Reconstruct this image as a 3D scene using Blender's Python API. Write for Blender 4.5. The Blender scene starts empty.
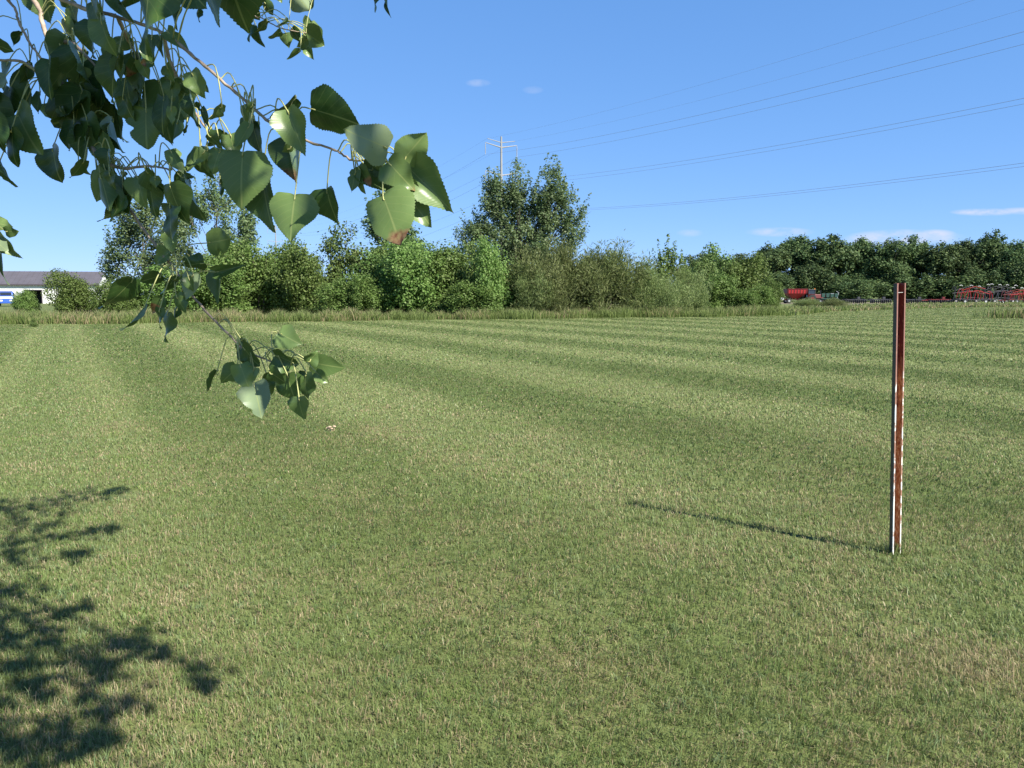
import bpy, math, random
import numpy as np
from mathutils import Vector

rng = np.random.default_rng(7)
random.seed(7)
SC = bpy.context.scene
COL = SC.collection
R = math.radians

# ------------------------------------------------------------------ camera
F = 780.0
PITCH = math.atan((384 - 295) / F)
CH = 1.6
cam_d = bpy.data.cameras.new('camera')
cam = bpy.data.objects.new('camera', cam_d)
COL.objects.link(cam)
cam.location = (0, 0, CH)
cam.rotation_euler = (math.pi / 2 - PITCH, 0, 0)
cam_d.sensor_width = 36
cam_d.lens = F / 1024 * 36
cam_d.clip_start = 0.05
cam_d.clip_end = 6000
SC.camera = cam
cP, sP = math.cos(PITCH), math.sin(PITCH)


def at(x, y, Y):
    """world point at depth Y (metres ahead) seen in direction of photo pixel"""
    u, v = (x - 512) / F, (y - 384) / F
    fwd = cP - v * sP
    up = -(v * cP + sP)
    return np.array([u / fwd * Y, Y, CH + up / fwd * Y])


def gnd(x, y):
    u, v = (x - 512) / F, (y - 384) / F
    dn = v * cP + sP
    s = CH / dn
    return np.array([u * s, (cP - v * sP) * s, 0.0])


SUN = np.array([0.562, -0.486, 0.670])
SUN /= np.linalg.norm(SUN)

# ------------------------------------------------------------------ object helpers


def tag(o, label=None, cat=None, group=None, kind=None):
    if label: o['label'] = label
    if cat: o['category'] = cat
    if group: o['group'] = group
    if kind: o['kind'] = kind
    return o


def thing(name, label, cat, loc=(0, 0, 0), rz=0, group=None):
    o = bpy.data.objects.new(name, None)
    COL.objects.link(o)
    o.location = tuple(float(c) for c in loc)
    o.rotation_euler = (0, 0, rz)
    o.empty_display_size = 0.3
    return tag(o, label, cat, group)


def npmesh(name, verts, faces, mats, attrs=None, mi=None, smooth=False, uv=None):
    """verts (n,3); faces list of int arrays each (m,k) ; attrs: per-vertex floats"""
    me = bpy.data.meshes.new(name)
    verts = np.asarray(verts, dtype=np.float32)
    if not isinstance(faces, list):
        faces = [faces]
    faces = [np.asarray(f, dtype=np.int32) for f in faces if len(f)]
    me.vertices.add(len(verts))
    me.vertices.foreach_set('co', verts.ravel())
    loops = np.concatenate([f.ravel() for f in faces])
    tot = np.concatenate([np.full(len(f), f.shape[1], np.int32) for f in faces])
    start = np.concatenate([[0], np.cumsum(tot)[:-1]]).astype(np.int32)
    me.loops.add(len(loops))
    me.loops.foreach_set('vertex_index', loops)
    me.polygons.add(len(tot))
    me.polygons.foreach_set('loop_start', start)
    me.polygons.foreach_set('loop_total', tot)
    if mi is not None:
        me.polygons.foreach_set('material_index', np.asarray(mi, np.int32))
    me.polygons.foreach_set('use_smooth', np.full(len(tot), smooth, dtype=bool))
    me.update(calc_edges=True)
    if attrs:
        for k, a in attrs.items():
            at_ = me.attributes.new(k, 'FLOAT', 'POINT')
            at_.data.foreach_set('value', np.asarray(a, np.float32))
    if uv is not None:
        ul = me.uv_layers.new(name='UVMap')
        ul.data.foreach_set('uv', np.asarray(uv, np.float32)[loops].ravel())
    for m in (mats if isinstance(mats, (list, tuple)) else [mats]):
        me.materials.append(m)
    return me


def link(name, me, parent=None):
    o = bpy.data.objects.new(name, me)
    COL.objects.link(o)
    if parent is not None:
        o.parent = parent
    return o


class MB:
    """collects boxes, bars, tubes, discs"""
    def __init__(s):
        s.v = []; s.f3 = []; s.f4 = []; s.n = 0; s.fm3 = []; s.fm4 = []

    def add(s, v, f, m=0):
        v = np.asarray(v, float)
        for q in f:
            q = [i + s.n for i in q]
            if len(q) == 4: s.f4.append(q); s.fm4.append(m)
            else: s.f3.append(q); s.fm3.append(m)
        s.v.append(v); s.n += len(v)

    def box(s, c, d, m=0, rz=0, taper=(1, 1), ry=0):
        c = np.array(c, float); d = np.array(d, float) / 2
        P = []
        for z in (-1, 1):
            tx, ty = (taper if z > 0 else (1, 1))
            for x, y in ((-1, -1), (1, -1), (1, 1), (-1, 1)):
                P.append((x * d[0] * tx, y * d[1] * ty, z * d[2]))
        P = np.array(P)
        if ry:
            ca, sa = math.cos(ry), math.sin(ry)
            P = np.c_[P[:, 0] * ca + P[:, 2] * sa, P[:, 1], -P[:, 0] * sa + P[:, 2] * ca]
        if rz:
            ca, sa = math.cos(rz), math.sin(rz)
            P = np.c_[P[:, 0] * ca - P[:, 1] * sa, P[:, 0] * sa + P[:, 1] * ca, P[:, 2]]
        s.add(P + c, [(3, 2, 1, 0), (4, 5, 6, 7), (0, 1, 5, 4), (1, 2, 6, 5), (2, 3, 7, 6), (3, 0, 4, 7)], m)

    def tube(s, pts, rad, n=8, m=0, cap=True):
        v, f = tube_arr(pts, rad, n)
        s.add(v, [tuple(q) for q in f], m)
        if cap:
            k = len(pts)
            base = s.n - len(v)
            for ring, flip in ((0, True), (k - 1, False)):
                idx = [base + ring * n + i for i in range(n)]
                c = len(s.v)
                cen = v[ring * n:(ring + 1) * n].mean(0)
                s.v.append(cen[None]); ci = s.n; s.n += 1
                for i in range(n):
                    a, b = idx[i], idx[(i + 1) % n]
                    s.f3.append([ci, b, a] if flip else [ci, a, b]); s.fm3.append(m)

    def wheel(s, c, r, w, axis=1, n=20, m=0):
        c = np.array(c, float); a = np.zeros(3); a[axis] = w / 2
        b = a * .55
        s.tube([c - a * 0.999, c - b, c + b, c + a * .999], [r * .86, r, r, r * .86], n, m)

    def mesh(s, name, mats):
        V = np.concatenate(s.v)
        fs = []; mi = []
        if s.f4: fs.append(np.array(s.f4)); mi += s.fm4
        if s.f3: fs.append(np.array(s.f3)); mi += s.fm3
        return npmesh(name, V, fs, mats, mi=mi)

    def build(s, name, mats, parent=None, bevel=0, smooth=False):
        o = link(name, s.mesh(name, mats), parent)
        if bevel:
            b = o.modifiers.new('bevel', 'BEVEL'); b.width = bevel; b.segments = 2; b.limit_method = 'ANGLE'
        return o


def tube_arr(pts, rad, n=8):
    pts = np.asarray(pts, float)
    k = len(pts)
    rad = np.broadcast_to(np.asarray(rad, float), (k,))
    t = np.gradient(pts, axis=0)
    t /= np.linalg.norm(t, axis=1)[:, None] + 1e-12
    ref = np.array([0.13, 0.21, 0.97])
    if abs(t[0] @ ref) > .9: ref = np.array([1.0, .1, 0])
    a = np.cross(t, ref); a /= np.linalg.norm(a, axis=1)[:, None] + 1e-12
    b = np.cross(t, a)
    th = np.arange(n) / n * 2 * math.pi
    ring = a[:, None, :] * np.cos(th)[None, :, None] + b[:, None, :] * np.sin(th)[None, :, None]
    v = pts[:, None, :] + ring * rad[:, None, None]
    i = np.arange(k - 1)[:, None] * n
    j = np.arange(n)[None, :]
    j2 = (j + 1) % n
    f = np.stack([i + j, i + j2, i + n + j2, i + n + j], -1).reshape(-1, 4)
    return v.reshape(-1, 3), f


def smooth_path(pts, k=4):
    pts = np.asarray(pts, float)
    if len(pts) < 3: return pts
    P = np.vstack([2 * pts[0] - pts[1], pts, 2 * pts[-1] - pts[-2]])
    out = []
    for i in range(1, len(P) - 2):
        for q in range(k):
            t = q / k
            out.append(.5 * ((2 * P[i]) + (-P[i - 1] + P[i + 1]) * t + (2 * P[i - 1] - 5 * P[i] + 4 * P[i + 1] - P[i + 2]) * t * t
                             + (-P[i - 1] + 3 * P[i] - 3 * P[i + 1] + P[i + 2]) * t ** 3))
    out.append(P[-2])
    return np.array(out)


class Geo:
    """numpy accumulator with float attributes"""
    def __init__(s): s.V = []; s.Q = []; s.A = {}; s.n = 0; s.UV = []

    def add(s, v, q, uv=None, **attrs):
        s.V.append(v); s.Q.append(q + s.n); s.n += len(v)
        for k, a in attrs.items():
            s.A.setdefault(k, []).append(np.broadcast_to(np.asarray(a, float), (len(v),)))
        s.UV.append(uv if uv is not None else np.zeros((len(v), 2)))

    def mesh(s, name, mats, smooth=False):
        return npmesh(name, np.concatenate(s.V), np.concatenate(s.Q), mats,
                      {k: np.concatenate(a) for k, a in s.A.items()}, smooth=smooth, uv=np.concatenate(s.UV))

# ------------------------------------------------------------------ materials


def new_mat(name):
    m = bpy.data.materials.new(name); m.use_nodes = True
    nt = m.node_tree
    return m, nt, nt.nodes, nt.links, nt.nodes['Principled BSDF']


def N(nt, typ, **kw):
    n = nt.nodes.new(typ)
    for k, v in kw.items():
        if k == 'inp':
            for a, b in v.items(): n.inputs[a].default_value = b
        else: setattr(n, k, v)
    return n


def math_(nt, op, a, b=None, c=None, clamp=False):
    n = nt.nodes.new('ShaderNodeMath'); n.operation = op; n.use_clamp = clamp
    for i, x in enumerate((a, b, c)):
        if x is None: continue
        if isinstance(x, (int, float)): n.inputs[i].default_value = x
        else: nt.links.new(x, n.inputs[i])
    return n.outputs[0]


def mixc(nt, fac, a, b, mode='MIX'):
    n = nt.nodes.new('ShaderNodeMix'); n.data_type = 'RGBA'; n.blend_type = mode
    for s, x in ((0, fac), (6, a), (7, b)):
        if isinstance(x, (int, float)): n.inputs[s].default_value = x
        elif isinstance(x, tuple): n.inputs[s].default_value = (*x, 1) if len(x) == 3 else x
        else: nt.links.new(x, n.inputs[s])
    return n.outputs[2]


def noise(nt, vec, scale, detail=3, rough=.55):
    n = nt.nodes.new('ShaderNodeTexNoise'); n.inputs['Scale'].default_value = scale
    n.inputs['Detail'].default_value = detail; n.inputs['Roughness'].default_value = rough
    if vec is not None: nt.links.new(vec, n.inputs['Vector'])
    return n.outputs['Fac']


def ramp(nt, fac, a, b):
    n = nt.nodes.new('ShaderNodeMapRange'); n.clamp = True
    nt.links.new(fac, n.inputs[0]); n.inputs[1].default_value = a; n.inputs[2].default_value = b
    return n.outputs[0]


def simple(name, col, rough=.7, metal=0, var=.15, scale=6, spec=.5, coat=0, dirt=None):
    m, nt, nd, lk, p = new_mat(name)
    tc = nd.new('ShaderNodeTexCoord')
    f = noise(nt, tc.outputs['Object'], scale, 4)
    c2 = tuple(c * (1 - var) for c in col); c1 = tuple(min(1, c * (1 + var)) for c in col)
    c = mixc(nt, ramp(nt, f, .3, .7), c2, c1)
    if dirt:
        f2 = noise(nt, tc.outputs['Object'], scale * .37, 5, .65)
        c = mixc(nt, ramp(nt, f2, .5, .68), c, dirt)
    lk.new(c, p.inputs['Base Color'])
    p.inputs['Roughness'].default_value = rough
    p.inputs['Metallic'].default_value = metal
    p.inputs['Specular IOR Level'].default_value = spec
    return m


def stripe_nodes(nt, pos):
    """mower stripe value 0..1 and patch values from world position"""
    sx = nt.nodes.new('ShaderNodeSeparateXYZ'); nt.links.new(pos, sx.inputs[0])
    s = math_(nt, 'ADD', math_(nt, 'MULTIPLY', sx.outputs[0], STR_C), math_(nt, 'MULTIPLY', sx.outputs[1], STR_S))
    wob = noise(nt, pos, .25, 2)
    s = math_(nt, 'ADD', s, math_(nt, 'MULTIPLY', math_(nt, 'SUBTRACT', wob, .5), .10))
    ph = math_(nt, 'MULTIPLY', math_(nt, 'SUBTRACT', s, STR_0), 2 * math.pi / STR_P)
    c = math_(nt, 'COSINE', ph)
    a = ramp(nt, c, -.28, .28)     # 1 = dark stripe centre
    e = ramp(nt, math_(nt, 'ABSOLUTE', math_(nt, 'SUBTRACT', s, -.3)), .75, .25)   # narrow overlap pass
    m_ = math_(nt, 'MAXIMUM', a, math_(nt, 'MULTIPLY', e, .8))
    fa = math_(nt, 'ADD', math_(nt, 'MULTIPLY', ramp(nt, sx.outputs[1], 4.5, 11.0), .85), .15)   # stripe sheen is painted as colour, fading towards the camera
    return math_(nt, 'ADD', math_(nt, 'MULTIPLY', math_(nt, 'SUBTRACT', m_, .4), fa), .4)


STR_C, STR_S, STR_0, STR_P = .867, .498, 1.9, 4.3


def lawn_color(nt, nodes, blade=False):
    geo = nodes.new('ShaderNodeNewGeometry')
    pos = geo.outputs['Position']
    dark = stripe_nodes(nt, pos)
    n1 = noise(nt, pos, .9, 4, .6)       # metre patches
    n2 = noise(nt, pos, 7.0, 4, .65)
    n3 = noise(nt, pos, .16, 2)
    patch = math_(nt, 'ADD', math_(nt, 'MULTIPLY', n1, .5), math_(nt, 'MULTIPLY', n2, .5))
    dry = ramp(nt, patch, .44, .66)
    sy_ = nt.nodes.new('ShaderNodeSeparateXYZ'); nt.links.new(pos, sy_.inputs[0])
    dry = math_(nt, 'MULTIPLY', dry, math_(nt, 'ADD', math_(nt, 'MULTIPLY', ramp(nt, sy_.outputs[1], 16, 6), .65), .35))   # drier turf near the tree
    # photo: dry straw spots at known places of the lawn
    for (px, py, rad, amt) in DRY:
        g = gnd(px, py)
        d = nodes.new('ShaderNodeVectorMath'); d.operation = 'DISTANCE'
        nt.links.new(pos, d.inputs[0]); d.inputs[1].default_value = tuple(g)
        w = math_(nt, 'MULTIPLY', ramp(nt, math_(nt, 'ADD', d.outputs['Value'], math_(nt, 'MULTIPLY', math_(nt, 'SUBTRACT', n2, .5), rad * 1.5)), rad, rad * .25), amt)
        dry = math_(nt, 'ADD', dry, w, clamp=True)
    return pos, dark, dry, n2, n3


DRY = [(1005, 672, .42, .8), (885, 672, .22, .6), (650, 545, .35, .35), (90, 700, .5, .3), (540, 660, .5, .3), (430, 600, .6, .25), (350, 440, 1.2, .25)]

# ground under the blades
m_lawn, nt, nd, lk, p = new_mat('mown_lawn')
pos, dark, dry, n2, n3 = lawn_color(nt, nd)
fine = noise(nt, pos, 60, 3, .7)
mid = noise(nt, pos, 14, 3, .7)
g1 = mixc(nt, dark, (.175, .212, .072), (.106, .152, .042))  # mowing sheen put into the ground colour
g1 = mixc(nt, math_(nt, 'MULTIPLY', ramp(nt, n3, .35, .7), .35), g1, (.125, .150, .048))
g1 = mixc(nt, math_(nt, 'MULTIPLY', dry, .42), g1, (.26, .225, .10))
c = mixc(nt, math_(nt, 'MULTIPLY', ramp(nt, fine, .35, .65), .5), g1, (.045, .05, .02))
c = mixc(nt, math_(nt, 'MULTIPLY', ramp(nt, mid, .45, .7), .28), c, (.16, .19, .065))
lk.new(c, p.inputs['Base Color']); p.inputs['Roughness'].default_value = .9; p.inputs['Specular IOR Level'].default_value = .15
bp = nd.new('ShaderNodeBump'); bp.inputs['Strength'].default_value = .6; bp.inputs['Distance'].default_value = .03
lk.new(fine, bp.inputs['Height']); lk.new(bp.outputs[0], p.inputs['Normal'])


def leafy(name, build, rough=.55, trans=.3, spec=.4, coat=0, normal=None):
    """principled + translucent mix for thin leaves / blades; build(nt,nodes)->color socket"""
    m, nt, nd, lk, p = new_mat(name)
    c, tc = build(nt, nd)
    lk.new(c, p.inputs['Base Color'])
    p.inputs['Roughness'].default_value = rough; p.inputs['Specular IOR Level'].default_value = spec
    tr = nd.new('ShaderNodeBsdfTranslucent'); lk.new(tc if tc is not None else c, tr.inputs['Color'])
    mx = nd.new('ShaderNodeMixShader'); mx.inputs[0].default_value = trans
    lk.new(p.outputs[0], mx.inputs[1]); lk.new(tr.outputs[0], mx.inputs[2])
    lk.new(mx.outputs[0], nd['Material Output'].inputs['Surface'])
    return m


def attr(nt, name):
    a = nt.nodes.new('ShaderNodeAttribute'); a.attribute_name = name
    return a.outputs['Fac']


def b_blade(nt, nd):
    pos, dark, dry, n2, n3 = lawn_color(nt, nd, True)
    r = attr(nt, 'rnd'); r2 = attr(nt, 'hue'); h = attr(nt, 'h')
    g = mixc(nt, r2, (.122, .180, .044), (.250, .292, .118))
    g = mixc(nt, math_(nt, 'MULTIPLY', ramp(nt, r2, .9, .96), .6), g, (.11, .21, .12))
    g = mixc(nt, math_(nt, 'MULTIPLY', dark, .52), g, (.084, .148, .032))  # same stripe sheen put into the blade colour
    ng = noise(nt, pos, 2.3, 3, .6); nb = noise(nt, pos, 11, 2)
    g = mixc(nt, math_(nt, 'MULTIPLY', ramp(nt, ng, .52, .68), .55), g, (.150, .235, .048))
    g = mixc(nt, math_(nt, 'MULTIPLY', ramp(nt, nb, .56, .68), .5), g, (.14, .215, .115))
    pr = math_(nt, 'ADD', math_(nt, 'MULTIPLY', dry, math_(nt, 'SUBTRACT', .62, math_(nt, 'MULTIPLY', dark, .18))), .16)
    isdry = math_(nt, 'LESS_THAN', r, pr)
    st = mixc(nt, r2, (.42, .36, .21), (.30, .235, .135))
    c = mixc(nt, isdry, g, st)
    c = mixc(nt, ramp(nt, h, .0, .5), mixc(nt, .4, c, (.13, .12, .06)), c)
    return c, None


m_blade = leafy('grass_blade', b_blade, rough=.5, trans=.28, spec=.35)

m_field, nt, nd, lk, p = new_mat('field_ground')
geo = nd.new('ShaderNodeNewGeometry'); pos = geo.outputs['Position']
a = noise(nt, pos, .05, 4); b = noise(nt, pos, 1.3, 4, .7)
c = mixc(nt, ramp(nt, a, .35, .65), (.075, .12, .035), (.13, .155, .055))
c = mixc(nt, math_(nt, 'MULTIPLY', ramp(nt, b, .4, .7), .5), c, (.17, .155, .08))
lk.new(c, p.inputs['Base Color']); p.inputs['Roughness'].default_value = .95; p.inputs['Specular IOR Level'].default_value = .1

m_road = simple('gravel', (.36, .34, .30), .95, var=.2, scale=1.5, spec=.1)


def b_weed(nt, nd):
    r = attr(nt, 'rnd'); h = attr(nt, 'h')
    g = mixc(nt, r, (.11, .165, .04), (.20, .25, .085))
    s = mixc(nt, r, (.40, .34, .19), (.30, .235, .14))
    isdry = math_(nt, 'LESS_THAN', attr(nt, 'hue'), .23)
    c = mixc(nt, isdry, g, s)
    c = mixc(nt, math_(nt, 'MULTIPLY', ramp(nt, h, .65, 1), .45), c, (.36, .34, .19))
    return c, None


m_weed = leafy('tall_grass', b_weed, rough=.7, trans=.4, spec=.2)


def crown_mat(name, c1, c2, c3, trans=.22, rough=.55, spec=.35):
    def b(nt, nd):
        t = attr(nt, 'tint'); r = attr(nt, 'rnd')
        oi = nd.new('ShaderNodeObjectInfo')
        c = mixc(nt, t, c1, c2)
        c = mixc(nt, ramp(nt, r, .6, 1.0), c, c3)
        hs = nd.new('ShaderNodeHueSaturation')
        nt.links.new(c, hs.inputs['Color'])
        nt.links.new(math_(nt, 'ADD', math_(nt, 'MULTIPLY', oi.outputs['Random'], .022), .490), hs.inputs['Hue'])
        nt.links.new(math_(nt, 'ADD', math_(nt, 'MULTIPLY', oi.outputs['Random'], .45), .78), hs.inputs['Value'])
        return hs.outputs[0], None
    return leafy(name, b, rough, trans, spec)


M_POP = crown_mat('poplar_foliage', (.095, .165, .036), (.155, .235, .060), (.21, .275, .095), trans=.40, spec=.25)
M_DARK = crown_mat('dark_foliage', (.080, .138, .036), (.120, .185, .050), (.17, .22, .075), trans=.2, spec=.2)
M_BLUE = crown_mat('cottonwood_foliage', (.115, .185, .070), (.170, .240, .100), (.24, .30, .16), trans=.42, rough=.5, spec=.3)
M_WIL = crown_mat('willow_foliage', (.140, .190, .062), (.205, .250, .095), (.25, .28, .13), trans=.42, spec=.2)
M_FAR = crown_mat('woodland_foliage', (.040, .074, .032), (.084, .130, .046), (.135, .18, .065), trans=.22, spec=.15)
M_BARK = simple('bark', (.17, .14, .11), .9, var=.35, scale=5, spec=.1)
M_BARKD = simple('dark_bark', (.09, .075, .06), .9, var=.35, scale=5, spec=.1)

# ------------------------------------------------------------------ world, sun
w = bpy.data.worlds.new('World'); SC.world = w; w.use_nodes = True
nt = w.node_tree; nd = nt.nodes; lk = nt.links
bg = nd['Background']
sky = nd.new('ShaderNodeTexSky'); sky.sky_type = 'NISHITA'; sky.sun_disc = False
elev = math.asin(SUN[2]); az = math.atan2(SUN[0], SUN[1])
sky.sun_elevation = elev; sky.sun_rotation = az
sky.air_density = .5; sky.dust_density = .2; sky.ozone_density = 6; sky.altitude = 200
ss = nd.new('ShaderNodeSeparateColor'); lk.new(sky.outputs[0], ss.inputs[0])
sc3 = nd.new('ShaderNodeCombineColor')
for i_, (g_, a_) in enumerate(((.65, 1.51), (.47, 2.38), (.35, 4.07))):
    lk.new(math_(nt, 'MULTIPLY', math_(nt, 'POWER', math_(nt, 'MAXIMUM', ss.outputs[i_], 1e-4), g_), a_), sc3.inputs[i_])
tinted = sc3.outputs[0]
# small fair-weather clouds low over the wood, and wisps (direction-based, on the sky itself)
tc = nd.new('ShaderNodeTexCoord'); sp = nd.new('ShaderNodeSeparateXYZ'); lk.new(tc.outputs['Generated'], sp.inputs[0])
yy = math_(nt, 'MAXIMUM', sp.outputs[1], .02)
ax = math_(nt, 'DIVIDE', sp.outputs[0], yy); ay = math_(nt, 'DIVIDE', sp.outputs[2], yy)
cb = nd.new('ShaderNodeCombineXYZ'); lk.new(ax, cb.inputs[0]); lk.new(math_(nt, 'MULTIPLY', ay, 2.2), cb.inputs[1])
nz = noise(nt, cb.outputs[0], 26, 5, .6)
tot = None
for (px, py, rx, ry, amt) in [(905, 238, 62, 9, 1.1), (870, 240, 30, 7, .8), (935, 234, 22, 5, 1.0), (985, 212, 36, 4, 1.1), (1030, 211, 40, 4, .8), (780, 232, 36, 5, .8),
                              (690, 233, 14, 4, .35), (478, 83, 13, 4, .38), (533, 90, 11, 4, .22)]:
    q = at(px, py, 1.0); cx, cy = q[0], q[2] - CH
    dx = math_(nt, 'DIVIDE', math_(nt, 'SUBTRACT', ax, cx), rx / F); dy = math_(nt, 'DIVIDE', math_(nt, 'SUBTRACT', ay, cy), ry / F)
    d2 = math_(nt, 'ADD', math_(nt, 'MULTIPLY', dx, dx), math_(nt, 'MULTIPLY', dy, dy))
    g = math_(nt, 'MULTIPLY', math_(nt, 'SUBTRACT', 1, d2, clamp=True), amt)
    tot = g if tot is None else math_(nt, 'MAXIMUM', tot, g)
cl = math_(nt, 'MULTIPLY', tot, ramp(nt, nz, .32, .60))
cl = math_(nt, 'MULTIPLY', cl, .85, clamp=True)
zf = math_(nt, 'SUBTRACT', 1, math_(nt, 'MULTIPLY', ramp(nt, sp.outputs[2], .46, .85), .5))   # deep blue towards the zenith
vm = nd.new('ShaderNodeVectorMath'); vm.operation = 'SCALE'; lk.new(tinted, vm.inputs[0]); lk.new(zf, vm.inputs['Scale'])
fin = mixc(nt, cl, vm.outputs[0], (5.4, 5.6, 6.6))
lk.new(fin, bg.inputs['Color']); bg.inputs['Strength'].default_value = .0685
sl = bpy.data.lights.new('sun', 'SUN'); sl.energy = 5.0; sl.angle = R(.55); sl.color = (1, .95, .84)
so = bpy.data.objects.new('sun', sl); COL.objects.link(so)
so.rotation_euler = Vector(SUN).to_track_quat('Z', 'Y').to_euler(); so.location = (8, -8, 12)
SC.view_settings.view_transform = 'Standard'; SC.view_settings.look = 'None'
SC.view_settings.exposure = 1.10; SC.view_settings.gamma = 1

# ------------------------------------------------------------------ ground


def sheet(name, poly, z, mat, sub=None):
    v = np.array([(x, y, z) for x, y in poly])
    me = npmesh(name, v, [np.arange(len(v))[None]], mat)
    o = link(name, me); o['kind'] = 'structure'
    return o


sheet('ground', [(-2500, -800), (2500, -800), (2500, 4000), (-2500, 4000)], -.004, m_field)
# far edge of the mown lawn, as (photo x, distance)
EDGE = [(-900, 36), (-200, 39), (0, 42), (256, 46.5), (512, 52), (700, 57), (780, 62), (850, 88), (950, 112), (1100, 118), (1700, 118)]


def edge(px): return np.interp(px, [e[0] for e in EDGE], [e[1] for e in EDGE])


pl = [(-60, -30), (110, -30)]
for px, Y in reversed(EDGE): pl.append(((px - 512) / F * Y, Y))
sheet('lawn', pl, 0, m_lawn)
sheet('road', [(50, 128), (190, 128), (190, 135), (50, 135)], .012, m_road)
sheet('yard', [(40, 140), (190, 140), (190, 171), (40, 171)], .006, simple('yard_soil', (.17, .15, .11), .95, var=.3, scale=.6, spec=.1))

# ------------------------------------------------------------------ grass blades


def blades(specs, seed, wfun=None):
    g = np.random.default_rng(seed)
    Vs = []; Ts = []; Qs = []; A = {'rnd': [], 'hue': [], 'h': []}; n0 = 0
    for (y0, y1, dens, h0, h1, wd, per, spread) in specs:
        area = 0; k = .78
        width = lambda y: 2 * (k * y + 1.2)
        area = (width(y0) + width(y1)) / 2 * (y1 - y0)
        nt_ = int(area * dens / per)
        yy = g.random(nt_ * 2) * (y1 - y0) + y0
        keep = g.random(nt_ * 2) < width(yy) / width(y1)
        yy = yy[keep][:nt_]
        xx = (g.random(len(yy)) - .5) * width(yy)
        px = 512 + F * xx / np.maximum(yy, .1)
        ok = yy < edge(px) + .5
        xx, yy = xx[ok], yy[ok]
        tr = g.random(len(xx))
        n = len(xx) * per
        cx = np.repeat(xx, per) + g.normal(0, spread, n); cy = np.repeat(yy, per) + g.normal(0, spread, n)
        th = np.repeat(tr, per)
        H = (h0 + (h1 - h0) * g.random(n) ** 2.0) * (.75 + .5 * th)
        rn_ = g.random(n); H = H * np.where(rn_ < .3, .62, 1.0)      # dead blades lie low in the thatch
        az_ = g.random(n) * 2 * math.pi
        lean = np.abs(g.normal(.5, .45, n))
        s = cx * STR_C + cy * STR_S
        st = np.cos((s - STR_0) * 2 * math.pi / STR_P)
        lx = np.cos(az_) * lean + .30 * st * STR_S; ly = np.sin(az_) * lean - .30 * st * STR_C
        wa = g.random(n) * math.pi
        W = wd * (.6 + .8 * g.random(n)) / 2
        wx, wy = np.cos(wa) * W, np.sin(wa) * W
        b = np.c_[cx, cy, np.zeros(n)]
        m = b + np.c_[lx * H * .35, ly * H * .35, H * .6]
        t = b + np.c_[lx * H * 1.1, ly * H * 1.1, H * np.clip(1.05 - .35 * np.hypot(lx, ly), .35, 1)]
        wv = np.c_[wx, wy, np.zeros(n)]
        v = np.stack([b - wv, b + wv, m + wv * .8, m - wv * .8, t], 1)
        i = n0 + np.arange(n)[:, None] * 5
        Qs.append(i + np.array([0, 1, 2, 3])); Ts.append(i + np.array([3, 2, 4]))
        Vs.append(v.reshape(-1, 3)); n0 += n * 5
        A['rnd'].append(np.repeat(rn_, 5)); A['hue'].append(np.repeat(np.clip(.5 * th.repeat(1) + .5 * g.random(n), 0, 1), 5))
        A['h'].append(np.tile([0, 0, .6, .6, 1.], n))
    return npmesh('grass', np.concatenate(Vs), [np.concatenate(Qs), np.concatenate(Ts)], m_blade, {k: np.concatenate(v) for k, v in A.items()})


gm = blades([(1.0, 3.4, 17000, .014, .058, .0029, 6, .014), (3.4, 6, 9000, .014, .055, .004, 6, .018), (6, 10, 3300, .016, .05, .0065, 5, .03),
             (10, 18, 1000, .018, .048, .012, 4, .06), (18, 32, 190, .02, .055, .028, 3, .12), (32, 60, 60, .02, .05, .05, 3, .3), (60, 118, 22, .02, .05, .09, 3, .6)], 3)
tag(link('lawn_grass', gm), 'short mown lawn grass mixed with dry straw coloured blades', 'grass', kind='stuff')


def weeds(name, segs, seed, label, mat=m_weed):
    """segs: px0,px1, front offset, depth, density per m2, h0,h1, width"""
    g = np.random.default_rng(seed); Vs = []; Ts = []; Qs = []; A = {'rnd': [], 'hue': [], 'h': []}; n0 = 0
    for (p0, p1, off, dep, dens, h0, h1, wd, lod) in segs:
        Ym = edge((p0 + p1) / 2); area = (p1 - p0) / F * Ym * dep
        n = int(area * dens)
        px = g.random(n) * (p1 - p0) + p0
        Y = edge(px) + off + g.random(n) * dep + np.sin(px * .13) * .4 + np.sin(px * .031 + 1) * .6
        X = (px - 512) / F * Y
        cl = np.sin(X * 1.7 + np.sin(Y * 2.)) * .5 + np.sin(X * .63 + 2) * .5
        H = (h0 + (h1 - h0) * g.random(n) ** 1.3) * (1 + .25 * cl + .22 * np.sin(X * 4.1 + Y))
        a = g.random(n) * 6.283; ln = g.random(n) * .75
        wa = g.random(n) * 3.1416; W = wd * (.5 + g.random(n)) / 2
        b = np.c_[X, Y, np.zeros(n)]; wv = np.c_[np.cos(wa) * W, np.sin(wa) * W, np.zeros(n)]
        d = np.c_[np.cos(a) * ln * H, np.sin(a) * ln * H, np.zeros(n)]
        m = b + d * .35 + np.c_[np.zeros((n, 2)), H * .62]; t = b + d + np.c_[np.zeros((n, 2)), H]
        v = np.stack([b - wv, b + wv, m + wv, m - wv, t], 1)
        i = n0 + np.arange(n)[:, None] * 5
        Qs.append(i + np.array([0, 1, 2, 3])); Ts.append(i + np.array([3, 2, 4])); Vs.append(v.reshape(-1, 3)); n0 += 5 * n
        A['rnd'].append(np.repeat(g.random(n), 5))
        A['hue'].append(np.repeat(np.clip(g.random(n) + .18 * np.sin(X * .9 + 1.3) + lod, 0, 1), 5)); A['h'].append(np.tile([0, 0, .6, .6, 1.], n))
    me = npmesh(name, np.concatenate(Vs), [np.concatenate(Qs), np.concatenate(Ts)], mat, {k: np.concatenate(v) for k, v in A.items()})
    return tag(link(name, me), label, 'grass', kind='stuff')


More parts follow.
